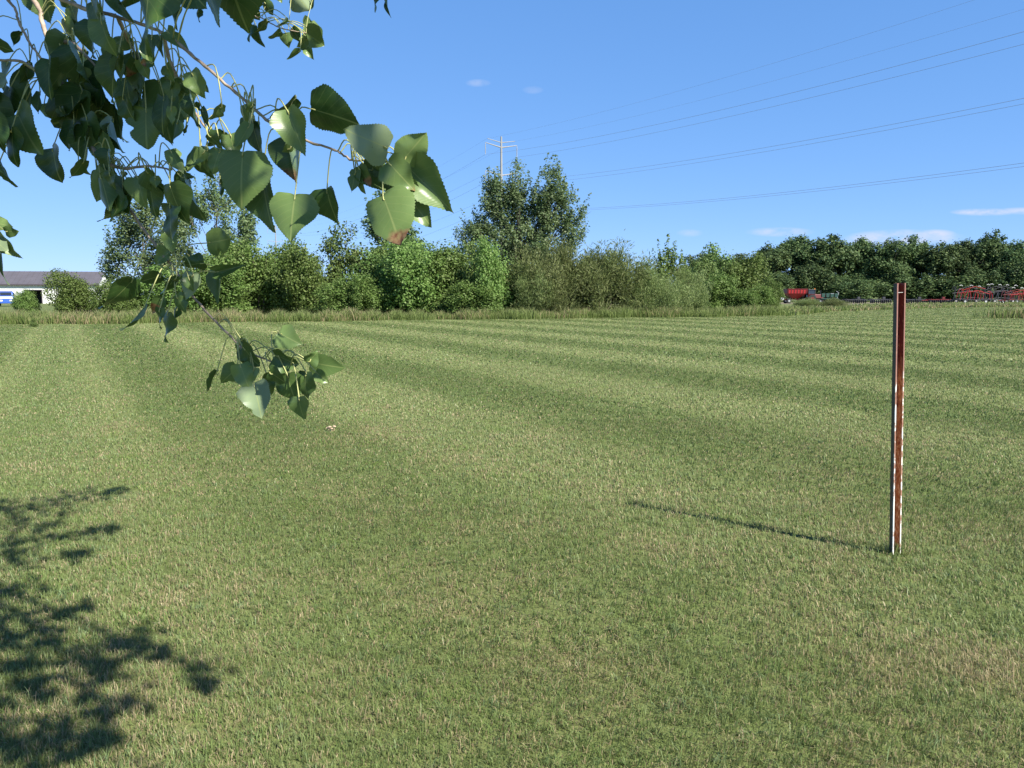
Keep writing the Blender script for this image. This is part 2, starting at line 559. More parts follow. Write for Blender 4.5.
weeds('tall_grass', [(-160, 290, 0, 5, 240, .22, .72, .024, .0), (290, 560, 0, 4, 240, .2, .66, .026, .12), (560, 785, 0, 4.5, 230, .25, .74, .028, .18),
                     (785, 850, -6, 14, 40, .2, .55, .06, .1), (850, 1120, -10, 14, 22, .15, .42, .09, -.1),
                     (785, 1120, 4, 22, 5, .2, .5, .12, .2)], 5,
      'unmown tall grass and seed heads in a strip along the edge of the lawn')

# ------------------------------------------------------------------ background trees


def leaf_cards(g, C, D, size, asp, spread, tint, narrow=False, upbias=.42):
    """C centres (n,3), D preferred normals (n,3). returns verts (n*4) and quads"""
    n = len(C)
    nr = D + g.normal(0, spread, (n, 3)); nr[:, 2] += upbias
    nr /= np.linalg.norm(nr, axis=1)[:, None] + 1e-9
    r = g.normal(0, 1, (n, 3))
    a = np.cross(nr, r); a /= np.linalg.norm(a, axis=1)[:, None] + 1e-9
    b = np.cross(nr, a)
    s = size * (.55 + .9 * g.random(n))[:, None]
    if narrow:      # long axis follows D (streaks)
        a = D + g.normal(0, .35, (n, 3)); a /= np.linalg.norm(a, axis=1)[:, None] + 1e-9
        b = np.cross(a, r); b /= np.linalg.norm(b, axis=1)[:, None] + 1e-9
        nr = np.cross(a, b)
    k = .18 * s * nr
    v = np.stack([C - a * s, C + b * s * asp + k, C + a * s, C - b * s * asp - k * .6], 1).reshape(-1, 3)
    q = np.arange(n)[:, None] * 4 + np.arange(4)
    return v, q, np.repeat(tint, 4), np.repeat(g.random(n), 4)


def make_tree(seed, lobes, H, nclump, cr, per, leaf, mat, bark, asp=.75, trunk_r=.16, sy=1.0, upsweep=0.0, narrow=False,
              shell=.55, spread=.6, nlimb=14, trunk_top=.75, stems=1, hollow=.5):
    """lobes: (cx,cy,cz,rx,ry,rz,weight) in metres. returns (trunk mesh, crown mesh)"""
    g = np.random.default_rng(seed)
    L = np.array([l[:6] for l in lobes], float); Wt = np.array([l[6] for l in lobes], float)
    idx = g.choice(len(L), nclump, p=Wt / Wt.sum())
    d = g.normal(0, 1, (nclump, 3)); d /= np.linalg.norm(d, axis=1)[:, None]
    rr = (shell + (1 - shell) * g.random(nclump) ** .7)
    rr[g.random(nclump) < .18] *= .5
    cc = L[idx, :3] + d * L[idx, 3:] * rr[:, None]
    cc[:, 2] = np.maximum(cc[:, 2], cr * .6)
    rad = cr * (.55 + .9 * g.random(nclump))
    # leaves
    npc = np.maximum(6, (per * (rad / cr) ** 2).astype(int))
    ci = np.repeat(np.arange(nclump), npc); n = len(ci)
    dd = g.normal(0, 1, (n, 3)); dd /= np.linalg.norm(dd, axis=1)[:, None]
    rl = g.random(n) ** hollow
    off = dd * (rad[ci] * rl)[:, None]
    off[:, 2] *= sy
    # ragged outline: some shoots stick out
    sh = g.random(n) < .10
    off[sh] *= (1.1 + .5 * g.random(sh.sum()))[:, None]
    C = cc[ci] + off
    if upsweep:
        C[:, 2] += upsweep * (np.hypot(off[:, 0], off[:, 1])) * .6
    C[:, 2] = np.maximum(C[:, 2], .05)
    if upsweep:      # upright leafy shoots standing out of the upper crown
        hi_ = np.argsort(-cc[:, 2] + g.normal(0, 1.2, nclump))[:int(nclump * .45)]
        nS = 26
        k2 = np.repeat(hi_, nS); tt = g.random(len(k2))
        dirs = np.c_[cc[:, 0] * .09 + g.normal(0, .15, nclump), cc[:, 1] * .09 + g.normal(0, .15, nclump), np.ones(nclump)]
        lenS = .7 + .9 * g.random(nclump)
        C2 = cc[k2] + dirs[k2] * (tt * lenS[k2] + rad[k2] * .5)[:, None] + g.normal(0, .10, (len(k2), 3)) * (1.3 - tt)[:, None]
        C = np.vstack([C, C2]); ci = np.concatenate([ci, k2]); off = np.vstack([off, C2 - cc[k2]]); d3 = g.normal(0, 1, (len(k2), 3)); d3 /= np.linalg.norm(d3, axis=1)[:, None]
        dd = np.vstack([dd, d3]); n = len(C)
    Dn = dd.copy()
    if narrow:
        Dn = np.c_[off[:, 0] * .6, off[:, 1] * .6, np.full(n, .5 * rad.mean())]
        Dn /= np.linalg.norm(Dn, axis=1)[:, None]
    tint = np.clip(g.random(nclump)[ci] * .75 + .25 * g.random(n), 0, 1)
    v, q, tn, rn = leaf_cards(g, C, Dn, leaf, asp, spread, tint, narrow)
    crown = npmesh('crown', v, q, mat, {'tint': tn, 'rnd': rn})
    mb = Geo()
    for s_ in range(stems):
        bx, by = (0, 0) if stems == 1 else g.normal(0, .35, 2)
        tx = g.normal(0, .05 * H, 2) if stems > 1 else g.normal(0, .02 * H, 2)
        top = np.array([bx + tx[0], by + tx[1], H * trunk_top])
        p = smooth_path([(bx, by, -.1), (bx + g.normal(0, .05), by + g.normal(0, .05), H * .2), (bx + tx[0] * .5 + g.normal(0, .08), by + tx[1] * .5, H * .45), top], 4)
        r = trunk_r * np.linspace(1, .18, len(p)); r[0] *= 1.35
        vv, f = tube_arr(p, r, 8); mb.add(vv, f)
        order = g.permutation(nclump)[:nlimb // stems]
        for k in order:
            e = cc[k]; z0 = min(max(e[2] * (.35 + .3 * g.random()), .15 * H), H * trunk_top * .95)
            s = np.array([np.interp(z0, p[:, 2], p[:, 0]), np.interp(z0, p[:, 2], p[:, 1]), z0])
            mid = (s + e) / 2 + np.array([0, 0, -.08 * np.linalg.norm(e - s)])
            lp = smooth_path([s, mid, e], 4)
            vv, f = tube_arr(lp, trunk_r * .42 * np.linspace(1, .12, len(lp)) * (1 - .5 * z0 / H), 5); mb.add(vv, f)
            for _ in range(3):
                o2 = e + g.normal(0, cr * .8, 3); j = lp[len(lp) * 2 // 3]
                vv, f = tube_arr([j, (j + o2) / 2, o2], trunk_r * np.array([.14, .09, .04]), 4); mb.add(vv, f)
    return mb.mesh('trunk', bark), crown


def bush_lobes(w, h, g, k=5, low=.0):
    out = []
    for i in range(k):
        x = g.uniform(-.3, .3) * w; y = g.uniform(-.25, .25) * w; z = g.uniform(.25, .62) * h
        out.append((x, y, z, w * g.uniform(.2, .3), w * g.uniform(.2, .3), h * g.uniform(.25, .38), 1))
    out.append((g.uniform(-.12, .12) * w, 0, h * .68, w * .17, w * .17, h * .30, .6))
    out.append((0, 0, h * .22, w * .42, w * .35, h * .22, 1.3))
    return out


gs = np.random.default_rng(21)
PROTO = {}
for i in range(4):      # leafy bright poplar shrubs, 5 m wide 5 m high unit
    PROTO['pop%d' % i] = (make_tree(100 + i, bush_lobes(5, 5, gs, 6), 5, 160, .55, 140, .072, M_POP, M_BARKD, stems=4, trunk_r=.07, sy=1.15), 5, 5)
for i in range(2):
    PROTO['dark%d' % i] = (make_tree(120 + i, bush_lobes(5, 5.5, gs, 5), 5.5, 120, .6, 95, .08, M_DARK, M_BARKD, stems=3, trunk_r=.08), 5, 5.5)
for i in range(3):      # feathery willows
    PROTO['wil%d' % i] = (make_tree(140 + i, bush_lobes(6, 5, gs, 7), 5, 150, .62, 210, .12, M_WIL, M_BARK, asp=.13, stems=6, trunk_r=.06, narrow=True, sy=1.35), 6, 5)
# tall tree behind the hedgerow: several upswept leaders
PROTO['tall'] = (make_tree(161, [(-1.9, 0, 9.6, 1.3, 1.3, 3.2, 1.2), (-.4, .3, 10.8, 1.2, 1.2, 2.9, 1.2), (1.9, -.2, 10.3, 1.4, 1.3, 2.9, 1.3), (3.6, 0, 8.4, 1.2, 1.2, 2.6, 1), (-3.6, 0, 7.4, 1.3, 1.2, 2.0, .8),
                                 (0, 0, 6.0, 4.3, 2.8, 2.8, 3.0), (0, 0, 3.6, 4.0, 2.6, 2.4, 1.6), (.8, 0, 7.6, 2.3, 2, 2.2, 1.0), (-4.2, 0, 5.2, 1.1, 1, 1.2, .4)], 13.0, 480, .48, 105, .078, M_BLUE, M_BARKD, trunk_r=.24, nlimb=60, sy=1.35, upsweep=.45, shell=.35), 10, 13.6)
# sparse airy cottonwoods
for i in range(2):
    PROTO['airy%d' % i] = (make_tree(171 + i, [(-1.6, 0, 6.3, 1.3, 1.2, 2.2, 1), (.4, 0, 7.4, 1.3, 1.1, 2.4, 1), (2.2, 0, 5.6, 1.1, 1.0, 1.9, .8), (-2.8, 0, 4.2, 1.1, 1, 1.2, .7), (1, 0, 4, 2.4, 1.6, 1.8, 1.4), (-1, 0, 2.5, 2.2, 1.6, 1.6, .9)], 9.5, 180, .55, 78, .075, M_BLUE, M_BARK, upsweep=.3, trunk_r=.11, nlimb=30, shell=.3, hollow=.6), 7.5, 9.5)
PROTO['slim'] = (make_tree(181, [(0, 0, 8, .7, .7, 2.4, 1), (-.8, 0, 6, .7, .7, 1.6, .8), (.9, 0, 5.6, .8, .7, 1.7, .8), (0, 0, 3, 1.3, 1, 1.8, .8)], 10, 90, .5, 66, .085, M_BLUE, M_BARK, upsweep=.3, trunk_r=.10, nlimb=40, shell=.2), 3.6, 10)
PROTO['sap'] = (make_tree(191, [(0, 0, 4.4, .9, .9, 1.4, 1), (.9, 0, 3.6, .8, .8, 1.0, .8), (-.9, 0, 3.4, .7, .7, .9, .7), (0, 0, 1.6, 1.2, 1, 1.2, 1)], 6, 60, .5, 62, .08, M_POP, M_BARK, upsweep=.3, trunk_r=.06, nlimb=26, shell=.25), 4, 6)
for i in range(6):      # broad woodland trees, 12 x 13 m
    g2 = np.random.default_rng(200 + i)
    lb = [(g2.uniform(-3.2, 3.2), g2.uniform(-2.5, 2.5), g2.uniform(5.5, 10.2), g2.uniform(1.8, 2.8), 2.2, g2.uniform(1.6, 2.4), 1) for _ in range(8)]
    lb += [(0, 0, 10.4, 2.4, 2.2, 2.0, 1), (0, 0, 3.2, 4.8, 3.5, 2.6, 2.4)]
    PROTO['far%d' % i] = (make_tree(210 + i, lb, 13, 230, .95, 120, .17, M_FAR, M_BARKD, trunk_r=.3, nlimb=30, shell=.55), 11, 13)

for i in range(3):
    g2 = np.random.default_rng(260 + i)
    PROTO['und%d' % i] = (make_tree(240 + i, bush_lobes(10, 8, g2, 7), 8, 130, .95, 110, .15, M_FAR, M_BARKD, stems=3, trunk_r=.12, sy=1.2), 10, 8)
_used = {}


def plant(kind, px, top, wpx, Y, name, label, cat, group=None, rz=None):
    (tm, cm), W0, H0 = PROTO[kind]
    Wm = wpx / F * Y
    z = at(px, top, Y)[2] * (1.0 if kind in ('tall', 'slim', 'sap') or px < 100 else 1.13 if Y < 80 else 1.06)
    X = (px - 512) / F * Y
    sxy = Wm / W0 * (1.0 if kind in ('tall', 'slim', 'sap') else 1.12); sz = z / H0
    if kind not in _used:
        r = thing(name, label, cat, (X, Y, 0), 0, group)
        link('trunk', tm, r); link('crown', cm, r)
        _used[kind] = r
    else:
        r = _used[kind].copy(); COL.objects.link(r)
        for k in ('label', 'category', 'group'):
            if k in r: del r[k]
        r.name = name
        tag(r, label, cat, group)
        for ch in _used[kind].children:
            c = ch.copy(); COL.objects.link(c); c.parent = r
        r.location = (X, Y, 0)
    r.rotation_euler = (0, 0, (0 if rz is None else rz))
    r.scale = (sxy, sxy, sz)
    return r


HG = 'shrubs and trees of the hedgerow behind the lawn'
T = [
 ('pop2', 31, 288, 26, 52, 'leafy_shrub', 'small leafy shrub before the dark opening in the white shed', 'shrub'),
 ('pop1', 79, 269, 42, 53, 'leafy_shrub', 'rounded pale green shrub hiding the right end of the shed', 'shrub'),
 ('pop2', -34, 290, 50, 52, 'leafy_shrub', 'low green shrub at the left edge, left of the blue van', 'shrub'),
 ('airy0', 150, 208, 104, 64, 'cottonwood_tree', 'airy cottonwood just right of the shed, sky showing through its crown', 'tree'),
 ('airy1', 218, 188, 96, 66, 'cottonwood_tree', 'airy cottonwood whose crown shows behind the middle of the hanging branch', 'tree'),
 ('pop3', 118, 285, 46, 52, 'leafy_shrub', 'low bright shrub at the foot of the airy cottonwood near the shed', 'shrub'),
 ('pop0', 166, 272, 66, 54, 'leafy_shrub', 'bright green shrub seen behind the leaves of the lower hanging twig', 'shrub'),
 ('pop2', 216, 258, 70, 56, 'leafy_shrub', 'broad green shrub left of the far thin power pole', 'shrub'),
 ('pop1', 262, 248, 64, 58, 'leafy_shrub', 'upright green shrub right at the far thin power pole', 'shrub'),
 ('pop3', 303, 250, 62, 57, 'leafy_shrub', 'green poplar shrub between the far thin pole and the dark rounded tree', 'shrub'),
 ('dark0', 335, 236, 66, 60, 'round_tree', 'dark rounded tree top rising above the left hedgerow', 'tree'),
 ('slim', 392, 178, 66, 68, 'slim_tree', 'slim open tree rising above the hedge behind the large hanging leaves', 'tree'),
 ('dark1', 368, 254, 64, 59, 'leafy_shrub', 'darker green shrub left of the slim open tree', 'shrub'),
 ('pop0', 410, 246, 72, 57, 'leafy_shrub', 'bright green bushy poplar under the slim open tree', 'shrub'),
 ('pop2', 452, 249, 66, 57, 'leafy_shrub', 'bright green bushy poplar left of the tall many topped tree', 'shrub'),
 ('pop1', 494, 247, 52, 56, 'leafy_shrub', 'bright large leaved poplar at the foot of the tall many topped tree', 'shrub'),
 ('pop3', 350, 278, 60, 54, 'leafy_shrub', 'low front shrub below the dark rounded tree', 'shrub'),
 ('pop3', 470, 280, 62, 55, 'leafy_shrub', 'low front shrub directly left of the dark gap in the hedgerow', 'shrub'),
 ('pop2', 238, 246, 60, 61, 'leafy_shrub', 'tall green poplar shrub standing in the back row left of the far thin pole', 'shrub'),
 ('pop0', 287, 247, 50, 62, 'leafy_shrub', 'tall green poplar shrub in the back row just right of the far thin pole', 'shrub'),
 ('pop3', 386, 248, 66, 62, 'leafy_shrub', 'green poplar shrub wrapped around the trunk of the slim open tree', 'shrub'),
 ('pop1', 433, 246, 56, 61, 'leafy_shrub', 'green back row poplar shrub halfway between the slim open tree and the tall tree', 'shrub'),
 ('dark0', 472, 250, 54, 62, 'leafy_shrub', 'darker back row shrub at the left foot of the tall many topped tree', 'shrub'),
 ('tall', 522, 165, 132, 66, 'tall_tree', 'tall dense tree with several upright tops, highest in the hedgerow', 'tree'),
 ('wil0', 553, 247, 84, 58, 'willow_shrub', 'feathery grey green willow below the tall many topped tree', 'shrub'),
 ('wil1', 604, 251, 92, 59, 'willow_shrub', 'broad feathery willow in the middle of the willow row', 'shrub'),
 ('wil2', 643, 270, 66, 60, 'willow_shrub', 'rounded olive willow just left of the thin sapling', 'shrub'),
 ('wil1', 530, 272, 54, 57, 'willow_shrub', 'low olive willow beside the dark gap in the hedgerow', 'shrub'),
 ('dark1', 512, 262, 60, 60, 'leafy_shrub', 'dark shrub filling the gap between the bright poplar and the low olive willow', 'shrub'),
 ('sap', 669, 243, 58, 63, 'young_tree', 'thin pale sapling with open crown standing above the willows', 'tree'),
 ('wil0', 684, 272, 48, 62, 'willow_shrub', 'smallest greyish willow at the right end of the willow row', 'shrub'),
 ('dark0', 712, 252, 58, 76, 'round_tree', 'dark green tree directly right of the thin sapling', 'tree'),
 ('pop1', 734, 259, 52, 74, 'leafy_shrub', 'fresh green tree between the dark tree and the far wood', 'tree'),
 ('pop2', 722, 276, 44, 66, 'leafy_shrub', 'light green shrub in front of the dark tree right of the sapling', 'shrub'),
 ('pop0', 767, 282, 22, 66, 'leafy_shrub', 'small pointed light green shrub beside the red grain wagon', 'shrub'),
 ('dark1', 700, 258, 40, 72, 'leafy_shrub', 'mid green shrub right behind the smallest greyish willow', 'shrub'),
 ('pop3', 752, 288, 40, 65, 'leafy_shrub', 'low green shrub left of the small pointed shrub', 'shrub'),
 ('wil2', 806, 299, 34, 92, 'low_bush', 'low weedy bush in front of the red grain wagon', 'bush'),
 ('wil0', 832, 298, 30, 90, 'low_bush', 'low weedy bush in front of the green planter', 'bush'),
]
for k, px, top, wpx, Y, nm, lb, ct in T:
    plant(k, px, top, wpx, Y, nm, lb, ct, HG if Y < 80 else 'low bushes in the rough grass', rz=random.uniform(-.5, .5) if k in ('tall', 'slim', 'airy0', 'airy1') else random.uniform(0, 6.28))

FW = [(700, 256, 62, 215, 'woodland tree mostly hidden behind the hedgerow, leftmost of the far wood'),
      (737, 252, 56, 205, 'woodland tree behind the fresh green tree, second from left in the far wood'),
      (768, 244, 50, 196, 'dark woodland tree above the red grain wagon, just right of the hedgerow'),
      (797, 240, 46, 200, 'dark woodland tree above the dark tractor'),
      (826, 233, 54, 196, 'tallest round topped woodland tree, above the green planter'),
      (858, 236, 46, 198, 'dark woodland tree left of the rusty post, beside the tallest round topped one'),
      (884, 241, 46, 194, 'woodland tree directly behind the top of the rusty post'),
      (908, 239, 44, 198, 'woodland tree just right of the rusty post under the white cloud'),
      (934, 241, 46, 192, 'paler woodland tree in the dip right of the post'),
      (960, 242, 44, 194, 'woodland tree above the left end of the red cultivator'),
      (986, 235, 48, 192, 'broad woodland tree above the red cultivators'),
      (1014, 236, 46, 190, 'woodland tree at the right edge of the picture'),
      (1046, 238, 50, 190, 'woodland tree cut by the right edge, rightmost of the far wood')]
for i, (px, top, wpx, Y, lb) in enumerate(FW):
    plant('far%d' % (i % 6), px, top + (i * 5) % 7 - 2, wpx * (1.05 + .3 * ((i * 3) % 5) / 5), Y, 'woodland_tree', lb, 'tree', 'trees of the far wood', rz=random.uniform(0, 6.28))
# shaded understorey row of the wood
UB = [(720, 'low shrub of the wood edge hidden behind the hedgerow'), (775, 'low shrub of the wood edge behind the red grain wagon'), (815, 'low shrub of the wood edge behind the tractor'),
      (850, 'low shrub of the wood edge left of the post'), (893, 'low shrub of the wood edge behind the post'), (928, 'low shrub of the wood edge between the post and the red cultivators'),
      (965, 'yellowish green shrub of the wood edge behind the first red cultivator'), (1005, 'low shrub of the wood edge behind the last red cultivator')]
for i, (px, lb) in enumerate(UB):
    plant('und%d' % (i % 3), px, 262 + (i * 11) % 19, 50 + (i * 13) % 22, 184 + (i * 5) % 7, 'woodland_shrub', lb, 'shrub', 'shrubs at the foot of the far wood', rz=i * 1.3)

# small dark sprouts in the mown edge
for px, py, hpx, lb in [(34, 327, 9, 'small dark green sprout standing at the lawn edge before the shed'), (283, 320, 8, 'small dark green sprout at the lawn edge above the lowest hanging leaves')]:
    Y = gnd(px, py)[1]
    plant('dark0', px, py - hpx, 8, Y, 'small_sprout', lb, 'plant', 'dark sprouts along the lawn edge', rz=px)

# rough grass island at right
g = np.random.default_rng(55); n = 2600
X = 35 + g.normal(0, 1.1, n) + g.random(n) * 4; Yb = 54.5 + g.normal(0, .7, n); H = .35 + .5 * g.random(n)
b = np.c_[X, Yb, np.zeros(n)]; wa = g.random(n) * 3.14; wv = np.c_[np.cos(wa) * .02, np.sin(wa) * .02, np.zeros(n)]
t = b + np.c_[g.normal(0, .15, n), g.normal(0, .15, n), H]; mm = (b + t) / 2 + np.c_[np.zeros((n, 2)), H * .1]
v = np.stack([b - wv, b + wv, mm + wv, mm - wv, t], 1).reshape(-1, 3); i5 = np.arange(n)[:, None] * 5
me = npmesh('grass_island', v, [i5 + np.array([0, 1, 2, 3]), i5 + np.array([3, 2, 4])], m_weed, {'rnd': np.repeat(g.random(n), 5), 'hue': np.repeat(g.random(n), 5), 'h': np.tile([0, 0, .6, .6, 1.], n)})
tag(link('rough_grass_patch', me), 'uncut tuft of pale grass left on the lawn at the right edge', 'grass', kind='stuff')

# ------------------------------------------------------------------ shed
m_roof = simple('shed_roof', (.088, .082, .098), .55, metal=0, var=.1, scale=.6)
m_wall = simple('shed_wall', (.72, .72, .70), .6, var=.04, scale=.8)
m_trim = simple('shed_trim', (.06, .05, .06), .6)
m_blk = simple('dark_interior', (.015, .015, .018), .9)
Ys = 150
xr = (103 - 512) / F * Ys; xl = xr - 46
shed = thing('shed', 'long white metal shed with a dark grey roof behind the shrubs at the left', 'shed', (xr - 23.0 * math.cos(R(13)), Ys - 23.0 * math.sin(R(13)), 0), R(13))
hl = 23.0
ez, rz_ = 3.75, 6.0
mb = MB()
dep = 8
# front wall with door opening
dx0, dx1 = (36 - 512) / F * Ys - (xl + xr) / 2, (50.5 - 512) / F * Ys - (xl + xr) / 2
dzt = at(40, 290.5, Ys)[2]
mb.box(((-hl + dx0) / 2, 0, ez / 2), (dx0 + hl, .2, ez)); mb.box(((dx1 + hl) / 2 - .15, 0, ez / 2), (hl - dx1 - .3, .2, ez))
mb.box(((dx0 + dx1) / 2, 0, (ez + dzt) / 2), (dx1 - dx0, .2, ez - dzt))
mb.box((0, dep, ez / 2), (2 * hl - .4, .2, ez)); 
for sx in (-1, 1):
    x = sx * (hl - .3)
    mb.add([(x, .1, 0), (x, dep - .1, 0), (x, dep - .1, ez), (x, dep / 2, rz_ - .15), (x, .1, ez)], [(0, 1, 2), (0, 2, 4), (4, 2, 3)])
for x in np.arange(-hl + 1, hl - .5, 1.0):
    if not (dx0 - .1 < x < dx1 + .1): mb.box((x, -.115, ez / 2), (.06, .03, ez - .1))
mb.build('wall', m_wall, shed)
mb = MB()
sl_ = math.atan2(rz_ - ez, dep / 2)
Lr = math.hypot(dep / 2 + .5, (rz_ - ez) * (1 + .5 / (dep / 2)))
for sg in (0, 1):
    y0, y1 = (-.5, dep / 2) if sg == 0 else (dep + .5, dep / 2)
    zz = ez - .5 * math.tan(sl_)
    mb.add([(-hl, y0, zz), (hl, y0, zz), (hl, y1, rz_), (-hl, y1, rz_), (-hl, y0, zz + .12), (hl, y0, zz + .12), (hl, y1, rz_ + .12), (-hl, y1, rz_ + .12)],
           [(0, 1, 2, 3), (4, 5, 6, 7), (0, 1, 5, 4), (1, 2, 6, 5), (0, 3, 7, 4)])
for x in np.arange(-hl + .5, hl, .9):
    mb.add([(x - .02, -.5, zz + .12), (x + .02, -.5, zz + .12), (x + .02, dep / 2, rz_ + .12), (x - .02, dep / 2, rz_ + .12), (x - .02, -.5, zz + .17), (x + .02, -.5, zz + .17), (x + .02, dep / 2, rz_ + .17), (x - .02, dep / 2, rz_ + .17)],
           [(4, 5, 6, 7), (0, 4, 7, 3), (1, 5, 6, 2), (0, 1, 5, 4)])
mb.build('roof', m_roof, shed)
mb = MB(); mb.box((0, -.56, zz + .02), (2 * hl + .1, .1, .26)); mb.build('gutter', m_trim, shed)
mb = MB(); mb.box(((dx0 + dx1) / 2, 3.0, dzt / 2), (dx1 - dx0 + 2, .1, dzt + .6)); mb.build('interior_wall', m_blk, shed)
mb = MB()
for x in (dx0 - .07, dx1 + .07): mb.box((x, -.13, dzt / 2), (.14, .1, dzt))
mb.box(((dx0 + dx1) / 2, -.13, dzt + .08), (dx1 - dx0 + .28, .1, .16)); mb.build('door_frame', m_trim, shed)
mb = MB(); mb.box((9.5, -.2, 1.2), (1.1, .08, 2.2)); mb.build('door', simple('shed_door', (.4, .42, .45), .5), shed)

# blue van
m_blue = simple('blue_paint', (.035, .10, .42), .3, var=.06, scale=1, spec=.6)
m_white = simple('white_paint', (.75, .75, .75), .4, var=.05)
m_glass = simple('dark_glass', (.02, .025, .03), .08, spec=.8)
m_tyre = simple('tyre', (.02, .02, .02), .85)
m_steel = simple('bare_steel', (.42, .42, .43), .4, metal=.6)
Yv = 112
van = thing('van', 'blue van with a white band standing before the white shed at far left', 'van', ((9.5 - 512) / F * Yv, Yv, 0), R(121))
mb = MB(); mb.box((0, 0, .95), (3.9, 1.9, 1.1)); mb.box((.25, 0, 1.8), (3.3, 1.86, .6), taper=(.86, .86)); mb.build('body', m_blue, van, bevel=.12)
mb = MB(); mb.box((-1.96, 0, 1.22), (.03, 1.7, .26)); mb.build('stripe', m_white, van)
mb = MB(); mb.box((.1, -.93, 1.75), (2.4, .05, .38)); mb.build('window', m_glass, van)
mb = MB(); mb.box((-1.37, 0, 1.78), (.08, 1.35, .4), ry=R(12)); mb.build('windscreen', m_glass, van)
mb = MB(); mb.box((.25, 0, 2.12), (2.7, 1.5, .07)); mb.build('roof_panel', m_trim, van)
for sx in (-1.2, 1.25):
    for sy in (-.85, .85):
        mb = MB(); mb.wheel((sx, sy, .34), .34, .22); wo = mb.build('wheel', m_tyre, van)
        mb = MB(); mb.wheel((sx, sy * 1.02, .34), .19, .24); mb.build('rim', m_steel, wo)
for sy in (-.6, .6):
    mb = MB(); mb.box((-1.97, sy, .82), (.06, .35, .2)); mb.build('headlight', m_white, van)

# ------------------------------------------------------------------ farm machinery
m_red = simple('red_paint', (.30, .016, .018), .4, var=.15, scale=1.2, dirt=(.30, .03, .02))
m_redd = simple('dark_red_paint', (.12, .012, .014), .5, var=.2, scale=1.2)
m_green = simple('green_paint', (.03, .075, .06), .4, var=.15)
m_dk = simple('dark_iron', (.035, .035, .045), .55, var=.3, scale=2)
m_lt = simple('bright_steel', (.6, .6, .6), .35, metal=.5)
m_or = simple('orange_lens', (.8, .25, .03), .3)


def mach(name, label, cat, px, Y, rz=0, group=None):
    return thing(name, label, cat, ((px - 512) / F * Y, Y, 0), rz, group)


def add_wheels(parent, spots, r, wd, n='wheel', rim=m_steel):
    for (x, y) in spots:
        mb = MB(); mb.wheel((x, y, r), r, wd); wo = mb.build(n, m_tyre, parent)
        mb = MB(); mb.wheel((x, y, r), r * .5, wd * 1.06); mb.build('rim', rim, wo)


# red grain wagon
gw = mach('grain_wagon', 'bright red hopper grain wagon parked in the gap right of the hedgerow', 'wagon', 793, 150)
mb = MB()
for (s0, s1) in [(1, 1)]:
    z0, z1, z2 = .9, 1.9, 2.75
    P = []
    for (hx, hy, z) in ((.55, .4, z0), (1.75, 1.3, z1), (1.85, 1.35, z2)):
        for x, y in ((-1, -1), (1, -1), (1, 1), (-1, 1)): P.append((x * hx, y * hy, z))
    F4 = [(3, 2, 1, 0)]
    for k in (0, 4):
        for i in range(4): F4.append((k + i, k + (i + 1) % 4, k + 4 + (i + 1) % 4, k + 4 + i))
    mb.add(P, F4)
mb.build('hopper', m_red, gw)
mb = MB()
for x in np.linspace(-1.7, 1.7, 7): mb.box((x, -1.37, 2.32), (.09, .06, .85))
for x in (-1.88, 1.88): mb.box((x, 0, 2.32), (.05, 2.6, .85))
mb.box((0, -1.37, 2.74), (3.8, .1, .1)); mb.build('hopper_rib', m_redd, gw)
mb = MB(); mb.box((0, 0, .75), (4.4, .9, .14)); mb.box((-2.9, 0, .7), (1.8, .14, .12))
for x in (-1.4, 1.4):
    for y in (-.45, .45): mb.tube([(x * .9, y, .8), (x * 1.1, y * 2.2, 1.75)], .05, 6)
mb.build('frame', m_redd, gw)
add_wheels(gw, [(-1.4, -.95), (1.4, -.95), (-1.4, .95), (1.4, .95)], .48, .34, rim=m_lt)
mb = MB(); mb.box((-2.55, -.5, .95), (.5, .5, .55)); mb.build('auger_box', m_lt, gw)

# tractor
tr = mach('tractor', 'dark tractor with red bonnet and orange lamp right of the red wagon', 'tractor', 812, 150, R(6))
mb = MB(); mb.box((.75, 0, 1.35), (1.9, .8, .75), taper=(.96, .8)); mb.box((1.72, 0, 1.3), (.1, .7, .7)); mb.build('bonnet', m_redd, tr, bevel=.06)
mb = MB(); mb.box((.3, 0, .85), (3.3, .5, .4)); mb.build('chassis', m_dk, tr)
mb = MB(); mb.box((-.75, 0, 1.9), (1.3, 1.3, 1.3), taper=(.9, .9)); mb.build('cab_glass', m_glass, tr)
mb = MB(); mb.box((-.75, 0, 2.6), (1.45, 1.45, .14))
for sx in (-.63, .63):
    for sy in (-.63, .63): mb.box((-.75 + sx, sy, 1.9), (.1, .1, 1.32))
mb.build('cab_frame', m_dk, tr, bevel=.02)
add_wheels(tr, [(-.85, -.95), (-.85, .95)], .85, .5, rim=m_redd)
add_wheels(tr, [(1.35, -.8), (1.35, .8)], .5, .35, rim=m_redd)
mb = MB(); mb.tube([(1.2, -.2, 1.7), (1.2, -.2, 2.5)], .05, 8); mb.build('exhaust', m_dk, tr)
mb = MB(); mb.tube([(-.2, -.55, 2.67), (-.2, -.55, 2.85)], .1, 8); mb.build('beacon', m_or, tr)
for sy in (-1, 1):
    mb = MB(); mb.box((-.85, sy * .95, 1.75), (1.5, .5, .08)); mb.box((-.85 - .75, sy * .95, 1.5), (.08, .5, .5))
    mb.build('mudguard', m_redd, tr)

